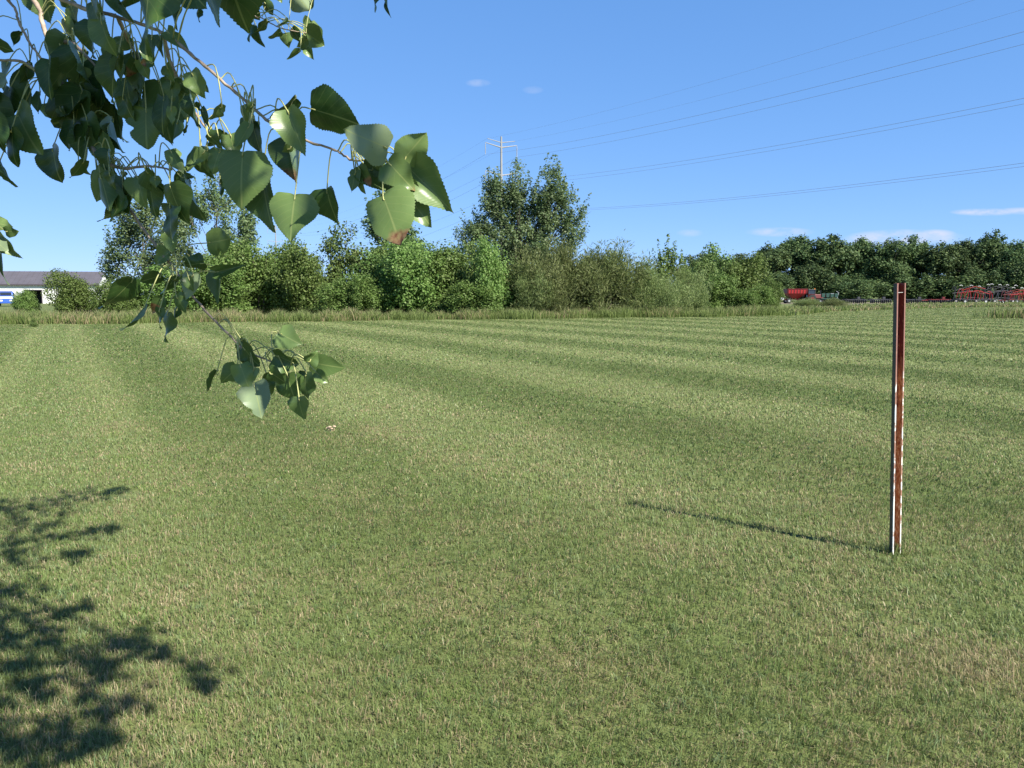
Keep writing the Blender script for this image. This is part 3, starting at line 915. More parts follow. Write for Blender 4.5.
# green planter
gp = mach('planter', 'small green planter with seed boxes right of the tractor', 'farm machine', 828, 148, R(-4))
mb = MB(); mb.box((0, 0, .9), (3.2, .18, .18)); mb.box((0, .7, .9), (3.2, .14, .14)); mb.box((0, -.9, .75), (.14, 1.7, .12)); mb.build('frame', m_green, gp)
for i in range(4):
    x = -1.2 + i * .8
    mb = MB(); mb.box((x, .3, 1.5), (.55, .6, .7), taper=(1.15, 1.15)); bxo = mb.build('seed_box', m_green, gp, bevel=.03)
    mb = MB(); mb.box((x, .3, 1.885), (.62, .7, .06)); mb.build('lid', m_lt if i == 2 else m_green, bxo)
    mb = MB(); mb.wheel((x, .35, .3), .3, .06, axis=0, n=16); mb.build('disc', m_dk, gp)
add_wheels(gp, [(-1.7, .1), (1.7, .1)], .4, .2)
mb = MB(); mb.tube([(1.3, 0, .9), (1.6, .1, 2.0), (1.2, .2, 2.3)], .05, 6); mb.build('marker_arm', m_lt, gp)


def cultivator(px, Y, wpx, h, label, mats, seed, rz=0, group='folded field cultivators along the road', nwing=2):
    g = np.random.default_rng(seed)
    W = wpx / F * Y
    t = mach('cultivator', label, 'cultivator', px, Y, rz, group)
    mA, mB_, mC = mats
    mb = MB()
    for y in (-1, 0, 1): mb.box((0, y, .75), (W * .96, .12, .14))
    for x in np.linspace(-W / 2 * .9, W / 2 * .9, 5): mb.box((x, 0, .75), (.12, 2.2, .1))
    mb.box((-W / 2 - .5, 0, .62), (1.4, .16, .14)); mb.build('frame', mA, t)
    for s in range(nwing):     # folded wings standing up
        y = -1.1 + 2.2 * s / max(1, nwing - 1)
        mb = MB()
        n = 5
        for q in range(n):
            x = -W * .42 + W * .84 * q / (n - 1)
            hh = h * g.uniform(.62, 1.0); ww = g.uniform(.3, .7) * W / 6; yo = y + g.uniform(-.3, .3)
            arc = [(x + math.cos(a) * ww, yo, .9 + math.sin(a) * (hh - 1.0)) for a in np.linspace(0, g.uniform(1.8, 3.1), 9)]
            mb.tube(arc, g.uniform(.03, .06), 6)
            mb.tube([(x + g.uniform(-.3, .3), yo, .8), (x + g.uniform(-.5, .6), y, hh - .1)], .045, 6)
        mb.tube([(-W * .45, y, h * .55), (W * .1, y, h * .68), (W * .45, y, h * .5)], .06, 6); mb.tube([(-W * .38, y, h * .7), (0, y, h * .9), (W * .3, y, h * .78)], .05, 6)
        mb.build('wing', mB_ if s == 0 else mA, t)
    for q in range(9):
        x = -W * .44 + W * .88 * q / 8
        mb = MB()
        mb.tube([(x, -1.25, .75), (x + .15, -1.35, .45), (x + .02, -1.4, .12), (x - .2, -1.42, .02)], .04, 5)
        mb.box((x - .2, -1.42, .05), (.25, .12, .05)); mb.build('shank', mC, t)
    for q in range(4):         # pale shovels and springs catching the light
        x = -W * .38 + W * .76 * q / 3 + g.uniform(-.2, .2)
        mb = MB(); zz_ = h - .1 + g.uniform(-.15, .2)
        mb.tube([(x - .35, -1.15, zz_ - .08), (x, -1.15, zz_), (x + .25, -1.15, zz_ - .18)], .06, 6); mb.build('shovel', m_lt, t)
    add_wheels(t, [(-W * .3, -1.5), (W * .3, -1.5), (-W * .3, 1.5), (W * .3, 1.5)], .42, .25, rim=m_lt)
    mb = MB(); mb.tube([(-W / 2, -.6, .85), (0, -.5, 1.1), (W / 2, -.6, .9)], .06, 6); mb.build('cylinder_hose', m_dk, t)
    return t


cultivator(968, 146, 34, 3.5, 'red folded cultivator with curved bars, first one right of the post', (m_dk, m_red, m_dk), 1)
cultivator(996, 148, 30, 3.6, 'dark folded cultivator with pale shovels between the two red ones', (m_dk, m_dk, m_lt), 2)
cultivator(1018, 143, 32, 2.9, 'red folded cultivator at the right edge of the picture', (m_redd, m_red, m_dk), 3)


def harrow(px, Y, wpx, label, mat, seed):
    g = np.random.default_rng(seed)
    W = wpx / F * Y
    t = mach('disc_harrow', label, 'harrow', px, Y, R(g.uniform(-4, 4)), 'low disc harrows lined up behind the lawn')
    mb = MB(); mb.box((0, -.6, .72), (W * .95, .14, .14)); mb.box((0, .6, .72), (W * .95, .14, .14))
    for x in (-W * .4, 0, W * .4): mb.box((x, 0, .8), (.14, 1.5, .14))
    mb.box((-W * .5 - .4, 0, .6), (1.2, .12, .12)); mb.box((W * .2, 0, 1.05), (.5, .4, .4)); mb.build('frame', mat, t)
    for q in range(11):
        x = -W * .45 + W * .9 * q / 10
        mb = MB(); mb.wheel((x, -.75, .34), .34, .05, axis=0, n=14); mb.build('disc', m_dk, t)
    add_wheels(t, [(-W * .2, .9), (W * .25, .9)], .4, .22)
    return t


harrow(852, 152, 22, 'low dark disc harrow just right of the green planter', m_dk, 1)
harrow(877, 153, 22, 'low dark disc harrow touching the left side of the rusty post', m_dk, 2)
harrow(912, 152, 24, 'low dark disc harrow just right of the rusty post', m_dk, 3)
harrow(936, 150, 24, 'low reddish disc harrow left of the first red cultivator', m_redd, 4)

# ------------------------------------------------------------------ power line
m_pole = simple('weathered_steel', (.25, .25, .25), .6, var=.08, scale=.5)
m_wire = simple('wire', (.22, .24, .28), .5)
m_ins = simple('insulator', (.35, .36, .38), .35)
LV = [27.5, 22.4, 17.4]
P1 = np.array([-2.0, 150.0]); dr = np.array([-98., 185.]); 
P2 = P1 + dr; P0 = P1 - dr; P3 = P2 + dr
perp = np.array([.885, .469])
ARM = 3.3


def power_pole(P, label, far=False):
    t = thing('power_pole', label, 'power pole', (P[0], P[1], 0), 0, 'steel poles of the power line')
    mb = MB(); mb.tube([(0, 0, -.2), (0, 0, 12), (0, 0, 31)], [.45, .33, .16], 12); mb.build('mast', m_pole, t)
    for lv in LV:
        for s in (-1, 1):
            e = perp * s * ARM
            mb = MB(); mb.tube([(0, 0, lv + 1.5), (e[0], e[1], lv + 2.15)], [.13, .07], 8); ao = mb.build('crossarm', m_pole, t)
            mb = MB(); mb.tube([(e[0], e[1], lv + 2.1), (e[0], e[1], lv)], .05, 6)
            for q in range(8): mb.tube([(e[0], e[1], lv + .3 + q * .2), (e[0], e[1], lv + .36 + q * .2)], .11, 8)
            mb.build('insulator', m_ins, ao)
    for s in (-1, 1):
        e = perp * s * 2.9
        mb = MB(); mb.tube([(0, 0, 29.9), (e[0], e[1], 30.4)], [.09, .05], 8); mb.build('shield_arm', m_pole, t)
    return t


power_pole(P1, 'tall grey steel power pole rising above the tallest hedgerow tree')
power_pole(P2, 'thin far power pole seen between the hanging leaves and the hedgerow')


def wire(A, B, za, sag, off, label, r=.015):
    pts = []
    for k in range(41):
        t = k / 40
        q = A + (B - A) * t + perp * off
        pts.append((q[0], q[1], za - 4 * sag * t * (1 - t)))
    v, f = tube_arr(np.array(pts), r, 5)
    me = npmesh('power_wire', v, f, m_wire)
    return tag(link('power_wire', me), label, 'wire', 'wires of the power line')


LN = ['top', 'middle', 'lowest']
for i, lv in enumerate(LV):
    for s in (1, -1):
        side = 'upper' if s < 0 else 'lower'
        wire(P1, P0, lv, 5.5 - (0 if s < 0 else (1.0, 1.05, .72)[i]), s * ARM, '%s wire of the %s pair crossing the right sky from the tall pole' % (side, LN[i]))
        wire(P1, P2, lv, 5.4, s * ARM, '%s wire of the %s pair running left behind the leaves to the thin far pole' % (side, LN[i]))
for s in (1, -1):
    side = 'upper' if s < 0 else 'lower'
    wire(P1, P0, 30.4, 4.6, s * 2.9, '%s one of the two thin faint topmost wires over the right sky' % side, .008)
    wire(P1, P2, 30.4, 4.6, s * 2.9, '%s one of the two thin faint topmost wires left of the tall pole' % side, .008)

# ------------------------------------------------------------------ rusty post


def post_mat(name, lip):
    m, nt, nd, lk, p = new_mat(name)
    tc = nd.new('ShaderNodeTexCoord'); v = tc.outputs['Object']
    mp = nd.new('ShaderNodeMapping'); mp.inputs['Scale'].default_value = (1, 1, .5); lk.new(v, mp.inputs[0])
    n1 = noise(nt, mp.outputs[0], 28, 5, .7); n2 = noise(nt, mp.outputs[0], 75, 4, .7); n3 = noise(nt, mp.outputs[0], 9, 3)
    sx = nd.new('ShaderNodeSeparateXYZ'); lk.new(v, sx.inputs[0]); z = sx.outputs[2]
    paint = mixc(nt, ramp(nt, n3, .3, .7), (.115, .020, .017), (.17, .036, .028))
    rust = mixc(nt, ramp(nt, n2, .38, .62), (.25, .080, .026), (.55, .33, .18))
    zz = math_(nt, 'ADD', z, math_(nt, 'MULTIPLY', math_(nt, 'SUBTRACT', n3, .5), .25))
    low = ramp(nt, zz, 1.22, 1.08)
    c = mixc(nt, math_(nt, 'MULTIPLY', low, ramp(nt, n1, .3, .52), clamp=True), paint, rust)
    c = mixc(nt, math_(nt, 'MULTIPLY', ramp(nt, n1, .55, .62), .7), c, rust)
    if lip:
        wp = math_(nt, 'MULTIPLY', ramp(nt, zz, 1.20, 1.08), ramp(nt, math_(nt, 'ADD', n1, math_(nt, 'MULTIPLY', z, .10)), .60, .54))
        c = mixc(nt, .7, c, (.33, .17, .14))
        c = mixc(nt, wp, c, (.80, .78, .74))
    else:
        wp = math_(nt, 'MULTIPLY', ramp(nt, zz, 1.1, .2), ramp(nt, n2, .56, .64))
        c = mixc(nt, wp, c, (.6, .55, .48))
    lk.new(c, p.inputs['Base Color']); p.inputs['Roughness'].default_value = .6
    bp = nd.new('ShaderNodeBump'); bp.inputs['Strength'].default_value = .5; bp.inputs['Distance'].default_value = .002
    lk.new(n2, bp.inputs['Height']); lk.new(bp.outputs[0], p.inputs['Normal'])
    return m


m_post = post_mat('post_rust', False); m_lip = post_mat('post_lip', True)
m_side = simple('post_side_shade', (.035, .03, .036), .55, var=.3, scale=20, dirt=(.10, .05, .04))  # shade of the left outer side, painted as a darker colour
pb = gnd(895.5, 553); ptop = at(903, 283, pb[1])[2]
HP = float(ptop)
post = thing('sign_post', 'rusty red steel U channel post with peeling white edges standing in the lawn', 'post', (pb[0] - .022, pb[1], 0), R(9))
# channel profile (x,y): open side towards -y ; web at back
wx, dy_, th_, lip = .026, .046, .0065, .0015
prof_out = [(-wx - lip, -dy_), (-wx - lip, -dy_ + th_), (-wx - .001, -dy_ + th_), (-wx + .006, 0), (wx - .006, 0), (wx + .001, -dy_ + th_), (wx + lip, -dy_ + th_), (wx + lip, -dy_)]
prof_in = [(wx + .001 - th_, -dy_), (wx - .006 - th_, -th_), (-wx + .006 + th_, -th_), (-wx - .001 + th_, -dy_)]
prof = prof_out + prof_in
k = len(prof); nz_ = 40
zs = np.linspace(-.3, HP, nz_)
V = []
for z in zs:
    for (x, y) in prof: V.append((x, y, z))
Q = []; MI = []
for a_ in range(nz_ - 1):
    for b_ in range(k):
        b2 = (b_ + 1) % k
        Q.append([a_ * k + b_, a_ * k + b2, (a_ + 1) * k + b2, (a_ + 1) * k + b_])
        MI.append(1 if b_ in (7, 6, 11, 0) else (2 if b_ in (1, 2) else 0))
o_ = (nz_ - 1) * k
post.rotation_euler = (R(.4), R(-2.7), R(9))
Q2 = [[o_ + 0, o_ + 1, o_ + 2, o_ + 11], [o_ + 2, o_ + 3, o_ + 10, o_ + 11], [o_ + 3, o_ + 4, o_ + 9, o_ + 10], [o_ + 4, o_ + 5, o_ + 8, o_ + 9], [o_ + 5, o_ + 6, o_ + 7, o_ + 8]]
me = npmesh('channel', V, np.array(Q + Q2), [m_post, m_lip, m_side], mi=MI + [0] * 5)
link('channel', me, post)
mb = MB(); mb.tube([(-.03, -.0375, HP - .055), (.03, -.0375, HP - .055)], .0018, 6); mb.build('tie_wire', m_lt, post)
for q in range(3):
    mb = MB(); zc = HP - .12 - q * .4
    mb.tube([(0, -.0052, zc), (0, -.0075, zc)], .0055, 8); mb.build('bolt_hole', m_blk, post)

g = np.random.default_rng(91); n = 170
a_ = g.random(n) * 6.283; rr_ = .03 + np.abs(g.normal(0, .03, n)); H = .035 + .075 * g.random(n)
b = np.c_[pb[0] + np.cos(a_) * rr_, pb[1] + np.sin(a_) * rr_, np.zeros(n)]; wa = g.random(n) * 3.14; wv = np.c_[np.cos(wa) * .0016, np.sin(wa) * .0016, np.zeros(n)]
t = b + np.c_[g.normal(0, .02, n), g.normal(0, .02, n), H]; mm = (b + t) / 2 + np.c_[np.zeros((n, 2)), H * .12]
v = np.stack([b - wv, b + wv, mm + wv, mm - wv, t], 1).reshape(-1, 3); i5 = np.arange(n)[:, None] * 5
me = npmesh('tuft', v, [i5 + np.array([0, 1, 2, 3]), i5 + np.array([3, 2, 4])], m_blade, {'rnd': np.repeat(g.random(n), 5), 'hue': np.repeat(g.random(n), 5), 'h': np.tile([0, 0, .6, .6, 1.], n)})
tag(link('grass_tuft', me), 'ring of longer grass left around the foot of the rusty post', 'grass', kind='stuff')

# ------------------------------------------------------------------ mushrooms in the lawn
m_cap = simple('mushroom_cap', (.40, .30, .20), .6, var=.15, scale=30); m_gill = simple('mushroom_gill', (.16, .07, .05), .8)
mg = gnd(331, 431)
mt = thing('mushroom_clump', 'small clump of pale tan mushrooms in the lawn below the hanging branch', 'mushrooms', (mg[0], mg[1], 0))
mt.scale = (.8, .8, .75)
for (x, y, h, r, tl) in [(-.055, 0, .045, .024, .2), (-.012, -.015, .065, .03, -.3), (.045, .0, .07, .028, .5), (.02, -.035, .04, .02, 0), (-.03, .02, .035, .018, .3)]:
    mb = MB(); mb.tube([(x, y, -.005), (x + tl * .01, y, h)], [.008, .006], 8); st = mb.build('stem', m_cap, mt)
    mb = MB(); c0 = np.array((x + tl * .01, y, h))
    mb.tube([c0 + (0, 0, .0), c0 + (tl * .002, 0, .008), c0 + (tl * .005, 0, .016), c0 + (tl * .006, 0, .02)], [r, r * .95, r * .6, r * .1], 14); mb.build('cap', m_cap, st)
    mb = MB(); mb.tube([c0 + (0, 0, -.006), c0 + (0, 0, -.0005)], [r * .3, r * .97], 14); mb.build('gills', m_gill, st)

# ------------------------------------------------------------------ near cottonwood


def b_leaf(nt, nd):
    uv = nd.new('ShaderNodeUVMap'); s = nd.new('ShaderNodeSeparateXYZ'); nt.links.new(uv.outputs[0], s.inputs[0])
    u, vv = s.outputs[0], s.outputs[1]
    av = math_(nt, 'ABSOLUTE', math_(nt, 'SUBTRACT', vv, .5)); av2 = math_(nt, 'MULTIPLY', av, 2)      # 0 midrib .. 1 edge
    wloc = math_(nt, 'SUBTRACT', 1.05, u)
    mid = ramp(nt, math_(nt, 'MULTIPLY', av2, wloc), .030, .012)
    q = math_(nt, 'SUBTRACT', math_(nt, 'MULTIPLY', u, 7.0), math_(nt, 'MULTIPLY', math_(nt, 'POWER', av2, .85), 2.1))
    fr = math_(nt, 'ABSOLUTE', math_(nt, 'SUBTRACT', math_(nt, 'FRACT', q), .5))
    side = math_(nt, 'MULTIPLY', ramp(nt, fr, .44, .5), .35)
    vein = math_(nt, 'MAXIMUM', mid, side)
    r = attr(nt, 'rnd'); br = attr(nt, 'brown')
    geo = nd.new('ShaderNodeNewGeometry')
    n1 = noise(nt, geo.outputs['Position'], 45, 3); n2 = noise(nt, geo.outputs['Position'], 120, 3)
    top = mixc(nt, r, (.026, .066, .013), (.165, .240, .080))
    top = mixc(nt, math_(nt, 'MULTIPLY', ramp(nt, n1, .4, .7), .35), top, (.100, .165, .050))
    und = mixc(nt, r, (.11, .17, .07), (.20, .26, .15))
    c = mixc(nt, geo.outputs['Backfacing'], und, top)
    c = mixc(nt, math_(nt, 'MULTIPLY', vein, .55), c, (.28, .32, .12))
    spots = ramp(nt, noise(nt, geo.outputs['Position'], 260, 2), .70, .76)
    c = mixc(nt, math_(nt, 'MULTIPLY', spots, .6), c, (.10, .07, .03))
    tipf = math_(nt, 'MULTIPLY', ramp(nt, math_(nt, 'ADD', math_(nt, 'MULTIPLY', br, u), math_(nt, 'MULTIPLY', math_(nt, 'SUBTRACT', n1, .5), .5)), .62, .75), 1)
    c = mixc(nt, tipf, c, mixc(nt, ramp(nt, n2, .4, .6), (.14, .055, .03), (.28, .17, .09)))
    return c, None


m_leaf = leafy('cottonwood_leaf', b_leaf, rough=.36, trans=.13, spec=.38)
m_pet = simple('leaf_stalk', (.38, .39, .15), .5, var=.2, scale=20)
m_twig = simple('twig_bark', (.34, .26, .20), .75, var=.4, scale=70)
m_bark = simple('trunk_bark', (.20, .175, .145), .95, var=.5, scale=9)


def leaf_template(N_, teeth=True):
    us = np.linspace(0, 1, N_ + 1); vs = np.array([-1, -.55, 0, .55, 1.])
    hw = np.where(us < .24, (np.clip(us, 0, 1) / .24) ** .36, (1 - ((np.clip(us, .24, 1) - .24) / .76) ** 1.75) * (1 - .35 * np.clip((us - .62) / .38, 0, 1) ** 1.2))
    hw = np.clip(hw, 0.0, 1)
    hw[0] = .12; hw[-1] = 0.004
    U = np.repeat(us, 5); Vv = np.tile(vs, N_ + 1); HW = np.repeat(hw, 5)
    x = Vv * HW * .5
    if teeth:
        tooth = np.where((np.arange(N_ + 1) % 2) == 0, 1.0, .0)
        T_ = np.repeat(tooth, 5) * (np.abs(Vv) == 1) * ((U > .05) & (U < .93))
    else:
        T_ = np.zeros(len(U))
    y = U - .13 * np.abs(Vv) ** 1.5 * (1 - U) ** 3 * np.minimum(1, U * 12 + .2)
    i = np.arange(N_)[:, None] * 5; j = np.arange(4)[None]
    q = np.stack([i + j, i + j + 1, i + 5 + j + 1, i + 5 + j], -1).reshape(-1, 4)
    uv = np.c_[U, Vv * .5 + .5]
    return U, Vv, HW, x, y, q, uv, np.sign(Vv) * T_


TP_H = leaf_template(44); TP_L = leaf_template(8, False)
gl = np.random.default_rng(77)


def put_leaf(geo, B, axis, nrm, L, W, hi=True, brown=0., rnd=None, fold=None, curl=None):
    U, Vv, HW, x, y, q, uv, TT = TP_H if hi else TP_L
    HW = HW ** gl.uniform(.66, 1.1)
    lob = 1 + gl.uniform(0, .09) * np.sin(U * gl.uniform(7, 14) + Vv * 2 + gl.uniform(0, 6)) * np.abs(Vv)
    x = Vv * HW * .5 * lob + TT * (.014 + .016 * gl.random(len(U)))
    if hi and gl.random() < .22:      # a bite out of one edge
        ub, sd = gl.uniform(.3, .8), gl.choice([-1, 1])
        x = x * np.where((Vv * sd > .9), 1 - .32 * np.exp(-((U - ub) / .07) ** 2), 1)
    a = axis / np.linalg.norm(axis); n = nrm - (nrm @ a) * a; n /= np.linalg.norm(n); s = np.cross(n, a)
    fold = gl.uniform(.04, .22) if fold is None else fold
    curl = gl.choice([-.12, .04, .1, .2, .3], p=[.15, .3, .25, .2, .1]) * gl.uniform(.7, 1.2) if curl is None else curl
    ph = gl.uniform(0, 6.28); fr = gl.uniform(6, 11); twist = gl.uniform(-.25, .25)
    z = fold * np.abs(Vv) * HW * .5 - curl * (U ** 2) + gl.uniform(.02, .075) * np.sin(U * fr + ph + Vv * 1.5) * np.abs(Vv) + twist * U * Vv * HW * .5 - .30 * (Vv * HW) ** 2 * gl.uniform(-.9, 1) - gl.uniform(-.05, .22) * np.clip(U - .6, 0, 1) ** 2 * 3 + .05 * np.sin(U * 5 + ph * 2) * Vv * HW
    asym = 1 + .08 * Vv * gl.uniform(-1, 1)
    P = B + s * (x * W * asym)[:, None] + a * (y * L + .03 * L * np.sin(U * 3) * gl.uniform(-1, 1) * Vv)[:, None] + n * (z * L)[:, None]
    geo.add(P, q, uv, rnd=gl.random() if rnd is None else rnd, brown=brown)


def petiole(geo, A, B, axis, r=.0009, arch=.02):
    m = (A + B) / 2 + np.array([0, 0, arch]) - axis / np.linalg.norm(axis) * arch * .5
    p = smooth_path([A, m, B, B + axis / np.linalg.norm(axis) * .006], 4)
    v, f = tube_arr(p, r, 5)
    geo.add(v, f)


tree = thing('cottonwood_tree', 'cottonwood whose leafy branches hang into the top left corner, trunk outside the picture', 'tree', (-3.0, .2, 0))
TO = np.array([-3.0, .2, 0])


def loc(p): return np.asarray(p) - TO


# trunk
mbg = Geo()
tp = smooth_path([(0, 0, -.2), (.05, 0, .8), (-.04, .06, 2.0), (.1, .02, 3.4), (.05, .1, 5.2), (.2, .1, 7.2), (.1, .2, 9)], 6)
v, f = tube_arr(tp, np.interp(tp[:, 2], [-.2, .3, 2, 5, 9], [.26, .19, .16, .11, .02]), 18); mbg.add(v, f)
link('trunk', mbg.mesh('trunk', m_bark, True), tree)
PB = lambda *L_: [at(*q) for q in L_]

BR = {}   # name: (polyline world, r0, r1)
BR['main'] = (np.array([(-2.95, .25, 2.9), (-2.2, .5, 2.75), (-1.5, .85, 2.45)] + PB((-40, -60, 1.2), (20, -22, 1.18), (75, 5, 1.15), (118, 17, 1.14), (163, 33, 1.12), (200, 62, 1.10), (240, 96, 1.08), (270, 122, 1.06), (305, 140, 1.05), (335, 150, 1.03), (352, 160, 1.02), (372, 160, 1.0), (392, 163, .99))), .030, .0012)
BR['lower'] = (np.array([(-2.2, .5, 2.75), (-1.55, .95, 2.45)] + PB((-30, -60, 1.45), (33, 0, 1.40), (42, 22, 1.38), (50, 48, 1.36), (62, 85, 1.34), (85, 135, 1.30), (107, 172, 1.27), (137, 220, 1.24), (160, 250, 1.22), (178, 274, 1.21), (200, 305, 1.19), (235, 341, 1.17), (246, 351, 1.16), (268, 360, 1.15), (290, 366, 1.14))), .022, .0012)
BR['edge'] = (np.array([(-2.2, .5, 2.75), (-1.6, 1.1, 2.6)] + PB((-60, -60, 1.25), (8, 0, 1.25), (18, 20, 1.25), (29, 42, 1.25), (43, 62, 1.25), (45, 78, 1.26))), .018, .0015)
BR['fork'] = (np.array(PB((163, 33, 1.12), (170, 60, 1.14), (184, 92, 1.16), (198, 117, 1.17), (213, 138, 1.18), (221, 150, 1.18))), .0028, .001)
BR['side'] = (np.array(PB((85, 135, 1.30), (100, 158, 1.24), (122, 168, 1.22), (150, 166, 1.2), (172, 170, 1.18))), .004, .0012)
BR['farspray'] = (np.array([(-2.95, .3, 3.6), (-2.0, 1.2, 3.6), (-1.2, 2.1, 3.3)] + PB((200, -60, 2.4), (250, 10, 2.4), (262, 18, 2.4), (278, 27, 2.4), (294, 31, 2.4), (306, 33, 2.4))), .022, .0014)
BR['leftspray'] = (np.array([(-3.0, .3, 2.4), (-2.3, 1.2, 2.3)] + PB((-60, 180, 1.9), (-25, 215, 1.9), (-4, 232, 1.9), (4, 240, 1.9))), .016, .0014)
BR['topspray'] = (np.array([(-2.95, .3, 3.9), (-1.8, .9, 3.6), (-.9, 1.2, 3.05)] + PB((260, -150, 1.6), (330, -75, 1.6), (372, -40, 1.6), (388, -30, 1.6))), .02, .0014)
BR['mid1'] = (np.array(PB((50, 48, 1.36), (70, 42, 1.33), (90, 60, 1.31), (112, 84, 1.30))), .004, .0012)
BR['mid2'] = (np.array(PB((118, 17, 1.14), (128, 40, 1.18), (140, 60, 1.2))), .003, .001)
BR['mid3'] = (np.array(PB((45, 78, 1.26), (22, 62, 1.26), (-5, 60, 1.26), (-30, 55, 1.26))), .003, .001)

